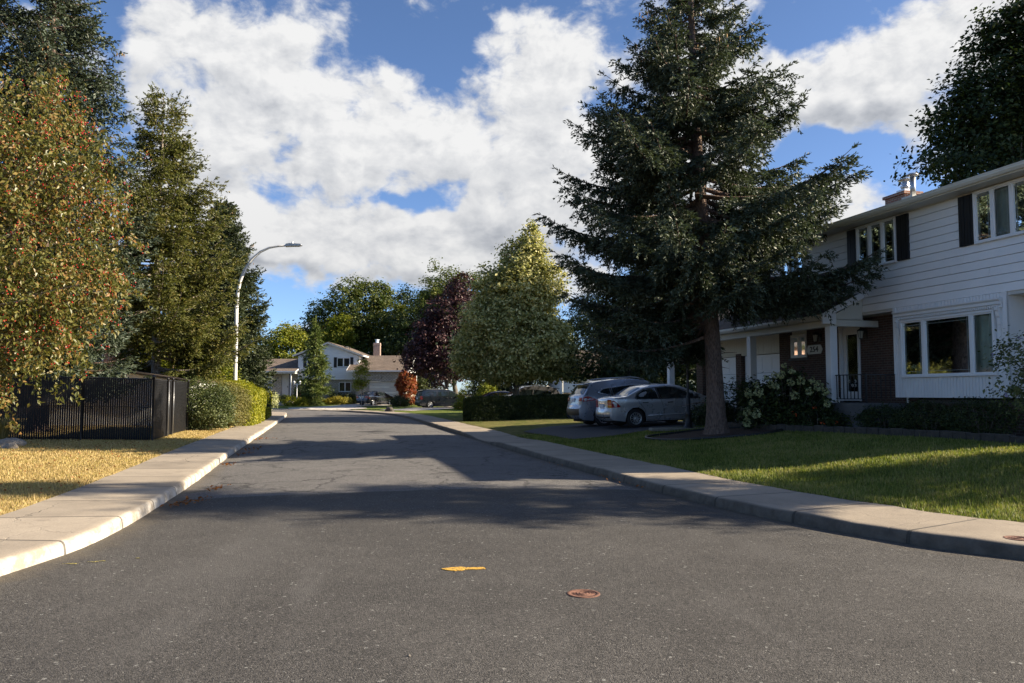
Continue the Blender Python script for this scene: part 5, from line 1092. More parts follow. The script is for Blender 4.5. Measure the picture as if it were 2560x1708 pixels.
def shed():
    t = thing('white_shed', 'low white shed with a sloping dark roof edge behind the black fence', 'shed', (-16.2, 33.2, .2), R(6))
    mb = MB(); mb.prism([(-3.4, 0), (2.75, 0), (2.75, 1.82), (-1.2, 2.42), (-3.4, 2.1)], (0, 3.4), 'y'); part('wall', mb, 'siding', t)
    mb = MB(); mb.prism([(-3.6, 2.10), (-1.2, 2.47), (3.05, 1.82), (3.05, 1.88), (-1.2, 2.53), (-3.6, 2.16)], (-.35, 3.6), 'y'); part('roof', mb, 'roofdark', t)
    mb = MB(); mb.box(2.752, 3.0, .2, 3.2, 1.55, 1.78); part('soffit', mb, 'trim', t)
shed()
def brick_house():
    t = thing('brick_house', 'orange red brick house with dark roof glimpsed between the conifers at left', 'house', (-19.6, 45, 0), R(14))
    mb = MB(); mb.box(-14, 0, 0, 10, 0, 5.4); part('wall', mb, 'redbrick', t); mb = MB(); mb.box(.001, .1, -.1, .0, .2, 5.3); part('downspout', mb, 'trim', t)
    mb = MB(); mb.prism([(-14.5, 5.3), (.5, 5.3), (.5, 5.42), (-7, 8.2), (-14.5, 5.42)], (-.5, 10.5), 'y'); part('roof', mb, 'roofdark', t)
    mb = MB(); mb.box(-14.5, .5, -.56, -.501, 5.28, 5.43); part('fascia', mb, 'trim', t)
    win(t, -4.6, -3.2, 2.9, 4.3, 0, (.5,), .045, .05, out=-1, glass='darkglass', curtain=None)
brick_house()
def street_lamp():
    x, y = -13.2, 38.; z = zl(x, y); t = thing('street_lamp', 'tall pale street lamp curving out over the road', 'street lamp', (x, y, z))
    mb = MB(); mb.tube([(0, 0, -.1), (0, 0, 2), (0, 0, 4.4), (.0, 0, 5.6)], [.105, .10, .088, .080], 16)
    P = [(0, 0, 5.6), (.03, 0, 6.2), (.14, 0, 6.8), (.36, 0, 7.38), (.68, 0, 7.86), (1.08, 0, 8.22), (1.5, 0, 8.42), (1.95, 0, 8.50), (2.45, 0, 8.53)]
    mb.tube(P, [.080, .078, .074, .069, .064, .059, .054, .049, .045], 14); part('pole', mb, 'pole', t)
    mb = MB(); mb.lathe([(.2, -.1), (.2, .02), (.13, .03), (.12, .25), (.105, .27)], (0, 0, 0), 16); part('base_plate', mb, 'pole', t)
    mb = MB(); mb.prism([(2.28, 8.46), (2.32, 8.60), (2.5, 8.63), (3.0, 8.60), (3.08, 8.57), (3.08, 8.52), (2.95, 8.50)], (-.13, .13), 'y'); hd = part('lamp_head', mb, 'steel', t, .012)
    mb = MB(); mb.lathe([(.045, 8.615), (.045, 8.70), (.03, 8.72), (0, 8.72)], (2.62, 0, 0), 10); part('photocell', mb, 'steel', hd)
    mb = MB(); mb.box(2.55, 3.0, -.1, .1, 8.475, 8.499); part('lens', mb, 'clearlens', hd)
street_lamp()
def garden_lamp():
    x, y = hp(4.72, 3.55); z = hz(4.72, 3.55); t = thing('garden_lamp_post', 'black garden lamp post with a cluster of lantern heads beside the driveway', 'lamp post', (x, y, z))
    mb = MB(); mb.lathe([(.16, -.05), (.16, .08), (.11, .12), (.10, .45), (.12, .48), (.075, .55), (.07, .95), (.055, 1.0), (.038, 1.05), (.036, 2.2), (.055, 2.22), (.03, 2.3), (.03, 2.52), (.0, 2.55)], (0, 0, 0), 12); part('post', mb, 'black', t)
    for k in range(4):
        a = k * math.pi / 2 + .35; c = (.33 * math.cos(a), .33 * math.sin(a), 2.16) if k < 3 else (0, 0, 2.75)
        mb = MB()
        if k < 3: mb.tube([(0, 0, 2.2), (c[0] * .5, c[1] * .5, 2.02), (c[0], c[1], 2.0), (c[0], c[1], 2.06)], .014, 6)
        mb.lathe([(.0, .34), (.03, .30), (.05, .28), (.155, .20), (.16, .17), (0, .17)], c, 8, smooth=False); mb.lathe([(.09, -.11), (.09, -.08), (0, -.08)], c, 8, smooth=False); h = part('lantern_head', mb, 'black', t)
        mb = MB(); mb.lathe([(.085, -.08), (.13, .17)], c, 8, smooth=False); part('lamp_glass', mb, 'lampglass', h)
garden_lamp()
def far_lamp():
    x, y = FH[0] + 6.2, 82.; z = zr(x, y); t = thing('garden_lamp_post', 'thin white garden lamp post before the weeping cypress', 'lamp post', (x, y, z))
    mb = MB(); mb.lathe([(.07, -.1), (.06, .3), (.045, .4), (.04, 2.3), (0, 2.3)], (0, 0, 0), 10); part('post', mb, 'trim', t)
    for q in (-.3, .3):
        mb = MB(); mb.tube([(0, 0, 2.1), (q * .6, 0, 2.2), (q, 0, 2.15)], .025, 6); mb.lathe([(.05, 0), (.12, .25), (.15, .27), (.03, .4), (0, .4)], (q, 0, 2.15), 8); part('lantern_head', mb, 'trim', t)
far_lamp()
def porch_neighbour():
    t = thing('porch_railing', 'weathered grey railing and white posts beyond the dark hedge', 'railing', (5.2, 58.5, .2), R(14))
    mb = MB(); mb.box(-1.5, 3.2, 0, .06, 1.32, 1.42); mb.box(-1.5, 3.2, .01, .05, .5, .58)
    for i in range(34): mb.box(-1.5 + i * .14, -1.43 + i * .14, .015, .045, .58, 1.32)
    part('railing', mb, 'woodgrey', t)
    for a in (-1.6, .7, 3.2): mb = MB(); mb.box(a, a + .1, -.02, .08, 0, 1.5 if a > -1 else 2.9); part('post', mb, 'woodgrey' if a > -1 else 'trim', t)
porch_neighbour()
def neighbour_house():
    t = thing('neighbour_house', 'shadowed white house mostly hidden behind the variegated maple', 'house', (5.0, 61, 0), R(14))
    mb = MB(); mb.box(0, 14, 0, 8, .1, 3.0); part('wall', mb, 'siding', t); mb = MB(); mb.prism([(-.6, 2.9), (4, 5.0), (8.6, 2.9), (8.6, 3.0), (4, 5.12), (-.6, 3.0)], (-.5, 14.5), 'x'); part('roof', mb, 'roofdark', t)
    win(t, 2.2, 3.8, 1.3, 2.5, 0, (.5,), .045, .05, out=-1, glass='darkglass', curtain=None)
neighbour_house()

def rock(name, label, x, y, z, s, seed, mat='rock'):
    rg = random.Random(seed); bm = bmesh.new(); bmesh.ops.create_icosphere(bm, subdivisions=3, radius=1.)
    ph = [rg.uniform(0, 6) for _ in range(6)]
    for v in bm.verts:
        c = v.co; k = 1 + .18 * math.sin(c.x * 3 + ph[0]) * math.cos(c.y * 2.5 + ph[1]) + .10 * math.sin(c.z * 6 + ph[2] + c.x * 4) + .05 * math.sin(c.y * 11 + ph[3]); v.co = Vector((c.x * s[0] * k, c.y * s[1] * k, max(-.3, c.z * k) * s[2]))
    me = bpy.data.meshes.new(name); bm.to_mesh(me); bm.free(); me.materials.append(M[mat]); o = link(bpy.data.objects.new(name, me)); o.location = (x, y, z); o.rotation_euler.z = rg.uniform(0, 6); return tag(o, label, 'rock')
rock('garden_rock', 'pale rugged rock lying before the black fence at the left edge', -12.75, 20.35, .22, (.34, .28, .22), 3)
rock('garden_rock', 'smaller pale rock at the left edge, in front of the rugged one', -12.2, 19.5, .2, (.2, .18, .15), 9)
rock('garden_rock', 'dark rounded stone at the corner of the curb by the street bend', -9.55, 62.4, .12, (.36, .3, .42), 5, 'darkrock')
def bed_border():
    t = thing('stone_border', 'low stone border along the dark flower bed under the bay', 'border', (0, 0, 0)); mb = MB(); rg = random.Random(4)
    path = catmull([hp(*p) for p in [(-8, 1.85), (-3, 1.95), (.5, 2.4), (3.2, 2.7), (5.3, 2.3)]], 14)
    D, U = dense(path, .34)
    for i in range(len(D) - 1):
        a, b = D[i], D[i + 1]; d = (b - a) / np.linalg.norm(b - a); n_ = np.array([-d[1], d[0]]); z = zr(*a); h = rg.uniform(.15, .19); w = rg.uniform(.07, .09); b2 = b - d * .012
        v = [(*(a - n_ * w), z - .1), (*(b2 - n_ * w), z - .1), (*(b2 + n_ * w), z - .1), (*(a + n_ * w), z - .1)]; v += [(p[0], p[1], z + h) for p in v]
        mb.add(v, [(3, 2, 1, 0), (4, 5, 6, 7), (0, 1, 5, 4), (1, 2, 6, 5), (2, 3, 7, 6), (3, 0, 4, 7)])
    tag(mb.build('stone_border', M['darkrock'], None, .015), 'low stone border along the dark flower bed under the bay', 'border'); bpy.data.objects.remove(t)
bed_border()
mb = MB(); mb.tube([(TREE[0] + 1.8 * math.cos(a) * (1 + .1 * math.sin(3 * a)), TREE[1] + 1.55 * math.sin(a), zr(TREE[0] + 1.8 * math.cos(a), TREE[1] + 1.55 * math.sin(a)) + .05) for a in np.linspace(0, 6.283, 44)], .035, 6)
tag(mb.build('garden_edging', M['plastic']), 'black rubber edging ring around the foot of the big spruce', 'edging')
mb = MB(); mb.box(-1.0, .9, -.18, .18, 0, .09)
o = mb.build('kerb_stone', M['rock'], None, .02); o.location = (*hp(4.75, 3.75), hz(4.75, 3.75) - .02); o.rotation_euler.z = CAR_RZ - .1; tag(o, 'pale flat stone slab at the foot of the black garden lamp', 'stone slab')

# ------------------------------------------------------------------ trees
SPR = [(2.3, 3.2), (3.2, 4.3), (4.4, 4.6), (6, 4.3), (7.2, 3.9), (8.2, 3.4), (9.3, 2.7), (10.2, 1.9), (12.2, 1.25), (14, .75), (16, .15)]
conifer('blue_spruce', 'large blue spruce with bare lower trunk on the lawn before the white house', (TREE[0], TREE[1], zr(*TREE)), 16., SPR, 'bluespruce', 11, dz=.38, nb=7, nl=.10, nw=.036, seg=.11, tw=.155, npts=5, z0=2.9,
        r0=.245, lean=(-.75, 0), droop=.40, hang=1.0, tip=.14, cones=.16, gaps=.10, dead=26, asym=(.03, .4), shoots=.9, Lmax=(4.3, 4.45), skirt=((0., .25, 4.1), (-1.57, .55, 3.6)))
conifer('blue_spruce', 'very tall blue green spruce behind the berry tree, its top cut by the frame', (-16.2, 27.3, .2), 19.5, [(1, 3.5), (5, 3.5), (9, 3.1), (10.5, 2.8), (13, 2.1), (15, 1.6), (19.5, .15)], 'bluespruce', 21, dz=.38, nb=9, nl=.125, nw=.050, seg=.145, tw=.165, npts=4, z0=2.0, r0=.28, droop=.38, hang=.9, tip=.12, gaps=.06, cones=.05)
conifer('olive_spruce', 'olive green spruce at the far left edge behind the berry tree', (-20.6, 27.5, .2), 20., [(1, 3.6), (6, 3.8), (12, 3.2), (17, 1.8), (20, .15)], 'spruce', 23, dz=.42, nb=9, nl=.14, nw=.06, seg=.165, tw=.20, npts=4, z0=1.6, r0=.28, droop=.34, hang=.9, tip=.12, gaps=.06)
conifer('norway_spruce', 'olive norway spruce with a thin sparse spire, left of the street lamp', (-15.6, 34.8, .2), 14.7, [(.8, 3.7), (3, 4.0), (6, 3.7), (8.2, 3.2), (9.2, 2.7), (10.3, 2.0), (11.5, 1.6), (12.6, 1.1), (13.6, .95), (14.7, .3)], 'norway', 31, dz=.44, nb=8, nl=.135, nw=.048, seg=.15, tw=.19, npts=4, z0=2.6, r0=.22, droop=.34, hang=.9, tip=.25, gaps=.09, bk='palebark', updir=.10, skirt=((-2.7, .6, 4.8), (-1.3, .6, 3.3)))
conifer('dark_spruce', 'dark spruce standing right behind the street lamp pole', (-16.1, 44.2, .2), 12.1, [(.4, 2.4), (3, 2.55), (6, 2.3), (9, 1.45), (11, .65), (12.1, .1)], 'darkspruce', 41, dz=.36, nb=9, nl=.16, nw=.07, seg=.175, tw=.19, npts=4, z0=.6, r0=.2, droop=.3, hang=.3, tip=.25, gaps=.05, cones=.10)
conifer('dark_spruce', 'dark spruce tight behind the lamp post spruce, its spire just left', (-16.7, 45.0, .2), 12.3, [(.4, 2.8), (4, 2.5), (8, 1.5), (12.3, .1)], 'darkspruce', 43, dz=.40, nb=9, nl=.16, nw=.07, seg=.185, tw=.21, npts=4, z0=.8, r0=.18, droop=.3, hang=.35, tip=.25, gaps=.05, cones=.10)
conifer('shade_spruce', 'slim spruce standing beyond the right end of the white house', (19.2, 11.3, .55), 14.5, [(.6, 2.1), (6, 2.1), (11, 1.6), (14.5, .1)], 'spruce', 51, dz=.5, nb=7, nl=.25, nw=.07, seg=.22, tw=.30, npts=3, z0=.8, r0=.2, droop=.3, hang=.5, tip=.1, gaps=.08)
conifer('weeping_cypress', 'drooping green cypress before the gable of the split level house', (FH[0] + 7.7, 83.5, zr(FH[0] + 7.7, 83.5)), 9.0, [(.2, 1.3), (1.5, 1.5), (3.5, 1.4), (5, 1.0), (6, .6), (7.2, .28), (9, .08)], 'weeping', 61, dz=.46, nb=6, nl=.32, nw=.08, seg=.24, tw=.3, npts=3, z0=.3, r0=.14, droop=.9, hang=1.1, tip=.1, gaps=.14)

def berry_tree():
    rng = np.random.default_rng(77); t = thing('crabapple_tree', 'crabapple tree full of red berries hanging in from the left', 'tree', (-9.9, 12.2, .2))
    blobs = [(1.0, 0, 3.6, 2.0, 2, 2.1), (2.4, .1, 3.5, 1.25, 1.3, 1.3), (2.4, .1, 4.9, 1.1, 1.1, .95), (2.3, .2, 5.75, .7, .8, .7), (3.2, .2, 4.45, .5, .6, .6), (3.2, .2, 3.05, .55, .7, .62), (1.6, -.2, 2.15, 1.2, 1.1, .75), (2.8, -.1, 2.15, .5, .6, .45), (1.8, -.4, 1.5, .55, .6, .36), (2.5, -.3, 2.6, .85, .8, .6)]
    P, O = crown_points(blobs, 1500, 24, .20, rng, .5, 1.1)
    dr = []                                                        # drooping tips
    for i in range(90):
        b = blobs[rng.integers(0, len(blobs))]; d = rdir(rng, 1)[0]; d[0] = abs(d[0]); p = np.array(b[:3]) + d * np.array(b[3:]) * .95; l = rng.uniform(.25, .8); k = int(l * 55); s = rng.uniform(0, 1, k)[:, None]
        dr.append(p + np.array([d[0] * .35, d[1] * .3, -.9]) * s * l + rng.normal(0, .035, (k, 3)))
    for a, b_ in (((2.9, -.1, 2.0), (3.1, -.2, 1.2)), ((1.9, -.4, 1.5), (2.5, -.5, 1.2)), ((3.6, .2, 3.1), (4.3, .3, 2.75)), ((3.3, .3, 4.8), (4.05, .4, 5.2)), ((2.4, .2, 5.9), (2.75, .2, 6.6)), ((1.85, -.4, 1.6), (1.95, -.5, 1.05)), ((2.7, -.2, 1.9), (2.85, -.3, 1.3)), ((3.5, .2, 4.0), (4.15, .2, 3.6))):
        s = rng.uniform(0, 1, 70)[:, None]; dr.append(np.array(a) + (np.array(b_) - np.array(a)) * s + rng.normal(0, .05, (70, 3)))
    dr = np.concatenate(dr); P = np.concatenate([P, dr]); O = np.concatenate([O, np.tile([[.5, -.2, 0]], (len(dr), 1))])
    V, F = leaf_arrays(P, .078, rng, .15, .5, O * .5, .75); npmesh('crown', V, F, M['crab'], t)
    n = 4200; j = rng.integers(0, len(P), n // 5); C = np.repeat(P[j], 5, 0) + rng.normal(0, .045, (n // 5 * 5, 3)); C[:, 2] -= .03; n = len(C)
    r = rng.uniform(.010, .0145, n)[:, None, None]; oc_ = np.array([(0, 0, 1.1), (1, 0, 0), (.31, .95, 0), (-.81, .59, 0), (-.81, -.59, 0), (.31, -.95, 0), (0, 0, -1)]); V = (C[:, None] + oc_[None] * r).reshape(-1, 3)
    tri = np.array([(0, 1 + k, 1 + (k + 1) % 5) for k in range(5)] + [(6, 1 + (k + 1) % 5, 1 + k) for k in range(5)])
    npmesh('berry_cluster', V, (tri[None] + 7 * np.arange(n)[:, None, None]).reshape(-1, 3), M['berry'], t, True)['kind'] = 'stuff'
    j = rng.integers(0, len(P), 110); V, F = leaf_arrays(P[j] + rng.normal(0, .05, (110, 3)), .085, rng, .1, .5, None, .9); npmesh('dry_leaves', V, F, M['autumn'], t)
    mb = MB(); mb.tube([(0, 0, -.1), (0, 0, .4), (.05, .02, 1.3), (.1, 0, 2.2), (.05, 0, 3.2)], [.2, .15, .13, .11, .08], 10)
    for i in range(46):
        b = blobs[i % len(blobs)]; d = rdir(rng, 1)[0]; e = Vector((b[0] + d[0] * b[3] * .9, b[1] + d[1] * b[4] * .9, b[2] + d[2] * b[5] * .8)); s = Vector((.08, 0, rng.uniform(1.2, 3.2))); m = s.lerp(e, .5) + Vector((0, 0, .35))
        mb.tube([s, s.lerp(m, .5) + Vector((0, 0, .1)), m, m.lerp(e, .6), e], [.05, .036, .026, .015, .006], 6, False)
    mb.build('trunk', M['palebark'], t)
berry_tree()
G = zr
broadleaf('variegated_maple', 'tall variegated maple with cream edged leaves behind the dark hedge', (.25, 48.5, .2), [(0, 0, 4.3, 3.6, 3.3, 2.2), (-.4, 0, 5.6, 3.0, 2.8, 2.2), (.3, 0, 7.4, 2.2, 2.1, 2.0), (.6, 0, 9.0, 1.35, 1.4, 1.7), (.9, 0, 10.5, .6, .6, 1.1), (.95, 0, 11.4, .25, .25, .7), (-1.6, -.3, 7.6, .9, .9, 1.7), (-.4, 0, 9.6, .5, .5, 1.4), (1.9, -.2, 8.0, 1.1, 1.0, 1.5), (-2.6, 0, 3.4, 1.3, 1.3, 1.2), (2.6, 0, 3.2, 1.2, 1.3, 1.1), (0, 0, 3.2, 3.1, 2.8, 1.15)], 2700, 34, .19, 'variegated', (2.3, .2), .42, 3, inner=.6, flat=.45)
broadleaf('purple_maple', 'deep purple leaved maple overhanging the garage of the split level house', (-6.4, 78.5, .2), [(0, 0, 5.5, 3.9, 3.5, 3.2), (.6, 0, 8.6, 3.0, 2.8, 3.0), (1.2, 0, 11.2, 1.6, 1.6, 2.0), (-2.6, -1, 4.6, 1.8, 1.6, 1.5), (2.2, 0, 7., 2.2, 2., 2.4), (-1.0, -1, 7.4, 2.2, 2, 1.8)], 900, 34, .26, 'purple', (3., .25), .6, 5)
broadleaf('round_maple', 'big domed green tree rising behind the purple maple', (-7.6, 106., .2), [(0, 0, 12.0, 6.1, 5, 6.6), (-2.4, 0, 8, 4.4, 4, 4.5), (2.6, 0, 9.5, 4.2, 4, 5.5), (3.4, 0, 12.5, 2.6, 2.6, 3.2), (-1.5, 0, 13.5, 3.2, 3, 3.0)], 1300, 34, .32, 'maple', (5., .4), .7, 6)
broadleaf('background_maple', 'broad green tree behind the gable, sunlit on its crown', (-21.5, 112., .4), [(0, 0, 12, 5.0, 5, 5.5), (-4, 0, 9.5, 4.5, 4, 5.2), (4.2, 0, 10, 4.5, 4, 4.6), (0, 0, 7, 7, 5, 4.5), (1.5, 0, 15, 3, 3, 2.6)], 1300, 32, .36, 'maple', (5., .4), .8, 7)
broadleaf('background_maple', 'dark green tree between the gabled roof and the domed tree', (-14., 116., .4), [(0, 0, 11, 4.5, 4, 5.5), (2.6, 0, 12, 3, 3, 4.6), (-2, 0, 8, 4.5, 4, 5)], 900, 32, .36, 'darkmaple', (5., .4), .8, 8)
broadleaf('background_maple', 'dark shaded tree right behind the garage roof', (-12.5, 104., .4), [(0, 0, 6, 5.5, 4, 5.2), (3, 0, 7.5, 4, 3.5, 5)], 800, 32, .34, 'darkmaple', (4., .35), .8, 9)
broadleaf('yellow_green_tree', 'yellow green tree above the left wing of the split level house', (-29.2, 104., .4), [(0, 0, 6.3, 3.4, 3, 3.4), (-2.8, 0, 5.4, 2.6, 2.5, 3.), (2.4, 0, 5.6, 2.3, 2.2, 2.8), (.3, 0, 8.6, 1.7, 1.7, 1.6)], 800, 30, .30, 'yellowgreen', (3., .25), .6, 10)
broadleaf('yellow_green_tree', 'small yellow green tree just above the peak of the gable', (-23.4, 106., .4), [(0, 0, 7.5, 2.2, 2, 3.6), (.9, 0, 9.4, 1.3, 1.3, 2.2)], 380, 30, .28, 'yellowgreen', (3., .2), .55, 12)
broadleaf('copper_tree', 'dull reddish tree peeping out behind the yellow green one', (-29.0, 124., .4), [(0, 0, 9.8, 4.0, 3, 3.0), (2.5, 0, 8.5, 3, 3, 3.2)], 420, 28, .36, 'purple', (4., .3), .7, 13)
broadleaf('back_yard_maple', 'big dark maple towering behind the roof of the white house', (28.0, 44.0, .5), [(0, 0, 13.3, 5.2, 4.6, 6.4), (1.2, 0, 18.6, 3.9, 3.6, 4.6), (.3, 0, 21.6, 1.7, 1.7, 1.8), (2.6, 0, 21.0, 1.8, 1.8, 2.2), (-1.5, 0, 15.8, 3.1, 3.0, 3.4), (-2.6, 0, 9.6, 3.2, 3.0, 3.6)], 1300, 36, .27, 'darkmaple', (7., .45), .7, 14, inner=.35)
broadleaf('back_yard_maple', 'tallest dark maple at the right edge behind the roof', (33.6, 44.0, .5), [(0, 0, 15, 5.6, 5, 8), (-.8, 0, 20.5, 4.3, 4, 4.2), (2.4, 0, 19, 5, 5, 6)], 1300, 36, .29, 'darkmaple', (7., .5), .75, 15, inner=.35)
SHT = [(7.2, 47.5, [(0, 0, 3.2, 3.2, 2.6, 3.2), (1.5, 0, 6.5, 2.6, 2.4, 3.0), (-1.8, -.5, 1.8, 1.6, 1.4, 1.8)], 16, 'dark leafy tree in the shade behind the parked cars'), (11.5, 46.5, [(0, 0, 4, 3.6, 3, 4.), (.5, 0, 8, 2.8, 2.6, 3.2)], 17, 'dark leafy tree beyond the garage corner'),
       (9.5, 54., [(0, 0, 5, 4.5, 3.5, 4.6), (1, 0, 9.5, 3.2, 3, 3.2)], 18, 'tall shaded tree farthest back behind the carport'),
       (1.2, 69, [(0, 0, 2.6, 4.2, 3, 3.0), (-2.6, 0, 2.0, 2.4, 2, 2.2), (2.5, 0, 5.5, 3, 2.6, 3.2)], 24, 'dark tree filling the gap under the variegated maple'), (7.2, 70, [(0, 0, 4.5, 4.2, 3, 4.6), (1.5, 0, 8.5, 3.4, 3, 3.2)], 25, 'dark tree between the variegated maple and the big spruce, far back')]
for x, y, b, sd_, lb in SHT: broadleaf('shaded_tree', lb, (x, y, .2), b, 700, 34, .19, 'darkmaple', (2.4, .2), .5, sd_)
broadleaf('young_tree', 'young slender tree with a wooden stake on the far lawn', (-14.6, 77.5, zr(-14.6, 77.5)), [(0, 0, 3.0, .85, .8, 1.3), (.1, 0, 4.1, .6, .6, .8), (-.15, 0, 2.2, .6, .6, .6)], 170, 20, .13, 'yellowgreen', (1.6, .045), .24, 19, kl=8, bk='palebark')
mb = MB(); mb.tube([(-14.15, 77.6, .1), (-14.45, 77.55, 1.7)], .035, 6); tag(mb.build('tree_stake', M['palebark']), 'leaning wooden stake propped beside the young slender tree', 'stake')
t_ = broadleaf('globe_tree', 'dense rust red globe shrub on a short trunk near the minivan', (-11.1, 84.2, .5), [(0, 0, 1.95, 1.0, .95, 1.35), (0, 0, 2.3, .92, .9, 1.05)], 620, 22, .13, 'redleaf', (.9, .09), .16, 20, inner=.9, kl=0, cat='shrub')

# ------------------------------------------------------------------ hedges and shrubs
def hedge(name, label, path, w, h, mat, n, leaf, seed, z, cat='hedge', top=.16, wob=.06):
    """clipped hedge: leaves over and under the surface of a rounded box along a path"""
    rng = np.random.default_rng(seed); D, U = dense(np.array(path, float), .25); T = unit(np.gradient(D, axis=0)); Nn = np.stack([-T[:, 1], T[:, 0]], 1); t = thing(name, label, cat, (D[len(D) // 2][0], D[len(D) // 2][1], 0)); o = np.array([D[len(D) // 2][0], D[len(D) // 2][1], 0])
    u = rng.uniform(0, U[-1], n); P2 = np.stack([np.interp(u, U, D[:, 0]), np.interp(u, U, D[:, 1])], 1); nn = np.stack([np.interp(u, U, Nn[:, 0]), np.interp(u, U, Nn[:, 1])], 1); tt = np.stack([nn[:, 1], -nn[:, 0]], 1)
    a = rng.uniform(0, 1, n); per_ = 2 * h + w; q = a * per_; side = np.where(q < h, -1, np.where(q > h + w, 1, 0)); lat = np.where(side == 0, (q - h) - w / 2, side * w / 2); zz = np.where(side == -1, q, np.where(side == 1, per_ - q, h))
    endf = np.minimum(np.minimum(u, U[-1] - u) / (w * .55), 1); shr = np.sqrt(np.clip(1 - (1 - endf) ** 2, .0, 1)); lat = lat * shr; zz = zz * (1 - .14 * (1 - shr))
    rnd = np.clip((zz - (h - top)) / top, 0, 1) * np.clip((np.abs(lat) - (w / 2 - top)) / top, 0, 1); zz = zz - rnd * top * .6; lat = lat * (1 - rnd * .09 / max(w, .1))
    dep = rng.exponential(.05, n); bl = wob * (np.sin(u * 2.1 + seed) * np.sin(zz * 3.3) + .7 * np.sin(u * 5.3 + zz * 4)); out = np.column_stack([nn * np.sign(lat)[:, None] * (side != 0)[:, None], (side == 0) * 1.])
    P = np.column_stack([P2 + nn * lat[:, None], zz]) + out * (bl - dep)[:, None]; P[:, 2] = np.maximum(P[:, 2], .02); gz = z(P[:, :2]); P[:, 2] += gz
    V, F = leaf_arrays(P - o, leaf, rng, .2, .55, out * 1.2, .1); npmesh('foliage', V, F, M[mat], t)
    mb = MB(); k = 6
    for i in range(4, len(D) - 4, 2):                             # twiggy stems inside
        for s_ in (-.25, .2): p = D[i] + Nn[i] * w * s_; zb = float(z(p[None])[0]); p = np.array([p[0], p[1], zb]) - o; mb.tube([p + np.array([0, 0, -.05]), p + np.array([.05, .04, h * .5]), p + np.array([-.04, .08, h * .85])], [.022, .016, .006], 5, False)
    mb.build('stem', M['bark2'], t); return t
zlv, zrv = zleft, zright
hedge('cedar_hedge', 'bright yellow green clipped cedar hedge along the left sidewalk', [(-11.95, 34.4), (-13.15, 39.5), (-14.7, 45.5), (-16.4, 51.8)], 1.5, 1.95, 'cedar', 60000, .115, 1, zlv)
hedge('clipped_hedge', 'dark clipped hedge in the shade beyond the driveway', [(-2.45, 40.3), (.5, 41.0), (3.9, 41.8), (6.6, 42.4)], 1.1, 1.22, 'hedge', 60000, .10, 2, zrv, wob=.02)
shrub('round_bush', 'dark green bush in front of the cedar hedge by the black fence', (-12.0, 31.0, .2), [(0, 0, .92, 1.1, 1.0, .95), (-.3, 0, .8, 1.1, 1., .85), (.35, -.1, .75, .95, .95, .8)], 1300, .075, 'bushgreen', 3, per=16, inner=.8)
shrub('olive_bush', 'olive brown bush between the dark bush and the cedar hedge', (-12.0, 33.0, .2), [(0, 0, .92, 1.0, 1.1, .98), (.2, .3, .8, .9, 1.0, .82)], 1100, .065, 'olive', 4, per=16, inner=.8)
shrub('climber_thicket', 'tall bright green leafy thicket behind the white shed', (-15.3, 38.6, .2), [(-.9, 0, 1.6, 1.5, 1.1, 1.75), (.9, 0, 1.5, 1.4, 1.1, 1.5), (-2.4, .2, 1.9, 1.3, 1.1, 1.7), (0, .3, 2.3, 1.4, 1, 1.1)], 1500, .13, 'yellowgreen', 5, per=13, cr=.26, inner=.7, sr=.03)
def hydrangea():
    x, y = hp(1.95, 1.95); z = hz(1.95, 1.95); rng = np.random.default_rng(6); t = thing('hydrangea_bush', 'hydrangea bush with pale green flower heads before the porch post', 'shrub', (x, y, z), R(158))
    blobs = [(0, 0, .8, .9, .65, .8), (.6, 0, .65, .65, .6, .7), (-.6, 0, .6, .6, .55, .6)]
    P, O = crown_points(blobs, 380, 18, .2, rng, .55, .8); P[:, 2] = np.maximum(P[:, 2], .03); V, F = leaf_arrays(P, .13, rng, .3, .55, O, .2); npmesh('foliage', V, F, M['hedge'], t)
    mb = MB()
    heads = [(.05, 1.78), (-.22, 1.62), (.35, 1.5), (.62, 1.45), (.12, 1.5), (.5, 1.25), (.95, 1.25), (.85, 1.05), (1.2, 1.0), (1.1, .75), (.3, 1.2), (-.15, 1.3), (-.5, 1.35), (-.85, 1.35), (-1.05, 1.2), (-1.25, 1.05), (-.75, 1.05), (-.3, .95), (.2, .85), (-.05, .7), (.6, .8), (.95, .45), (1.25, .5), (1.3, .2), (-1.3, .75), (-1.45, .35), (-.45, .75), (.75, .62), (-.9, .62), (.5, .5)]
    for i, (hx, hz_) in enumerate(heads):
        if i in (18, 19, 20, 26, 27, 28, 29, 25): continue
        hx *= .8
        yy = .68 + .12 * math.sin(i * 2.1) - .55 * max(0, hz_ - 1.1); s = rng.uniform(.075, .14); k = int(70 * (s / .12) ** 2)
        d = rdir(rng, k) * np.array([s, s, s * 1.15]) * rng.uniform(.6, 1., k)[:, None]; d[:, 2] = d[:, 2] * np.where(d[:, 2] > 0, 1.1, .8)
        V, F = leaf_arrays(np.array([hx, yy, hz_]) + d, .055, rng, .3, .9, unit(d)); npmesh('flower_head', V, F, M['bloom'], t)
        mb.tube([(hx * .2, 0, -.03), (hx * .7, yy * .6, hz_ * .6), (hx, yy, hz_ - .05)], [.012, .008, .005], 5, False)
    mb.build('stem', M['bark2'], t)
hydrangea()
def at_bed(t, k): x, y = hp(t, k); return (x, y, hz(t, k) + .04)
for tt, kk, s, lb in ((-.75, 1.0, .55, 'low dark shrub nearest the porch, under the picture window'), (-2.2, 1.0, .62, 'low dark shrub under the middle of the picture window'), (-3.7, 1.0, .68, 'low dark shrub under the right edge of the picture window')):
    shrub('low_shrub', lb, at_bed(tt, kk), [(0, 0, s * .55, s * 1.05, s * .9, s * .6)], 330, .05, 'hedge', int(tt * 10) + 90, per=16, cr=.12, inner=.75)
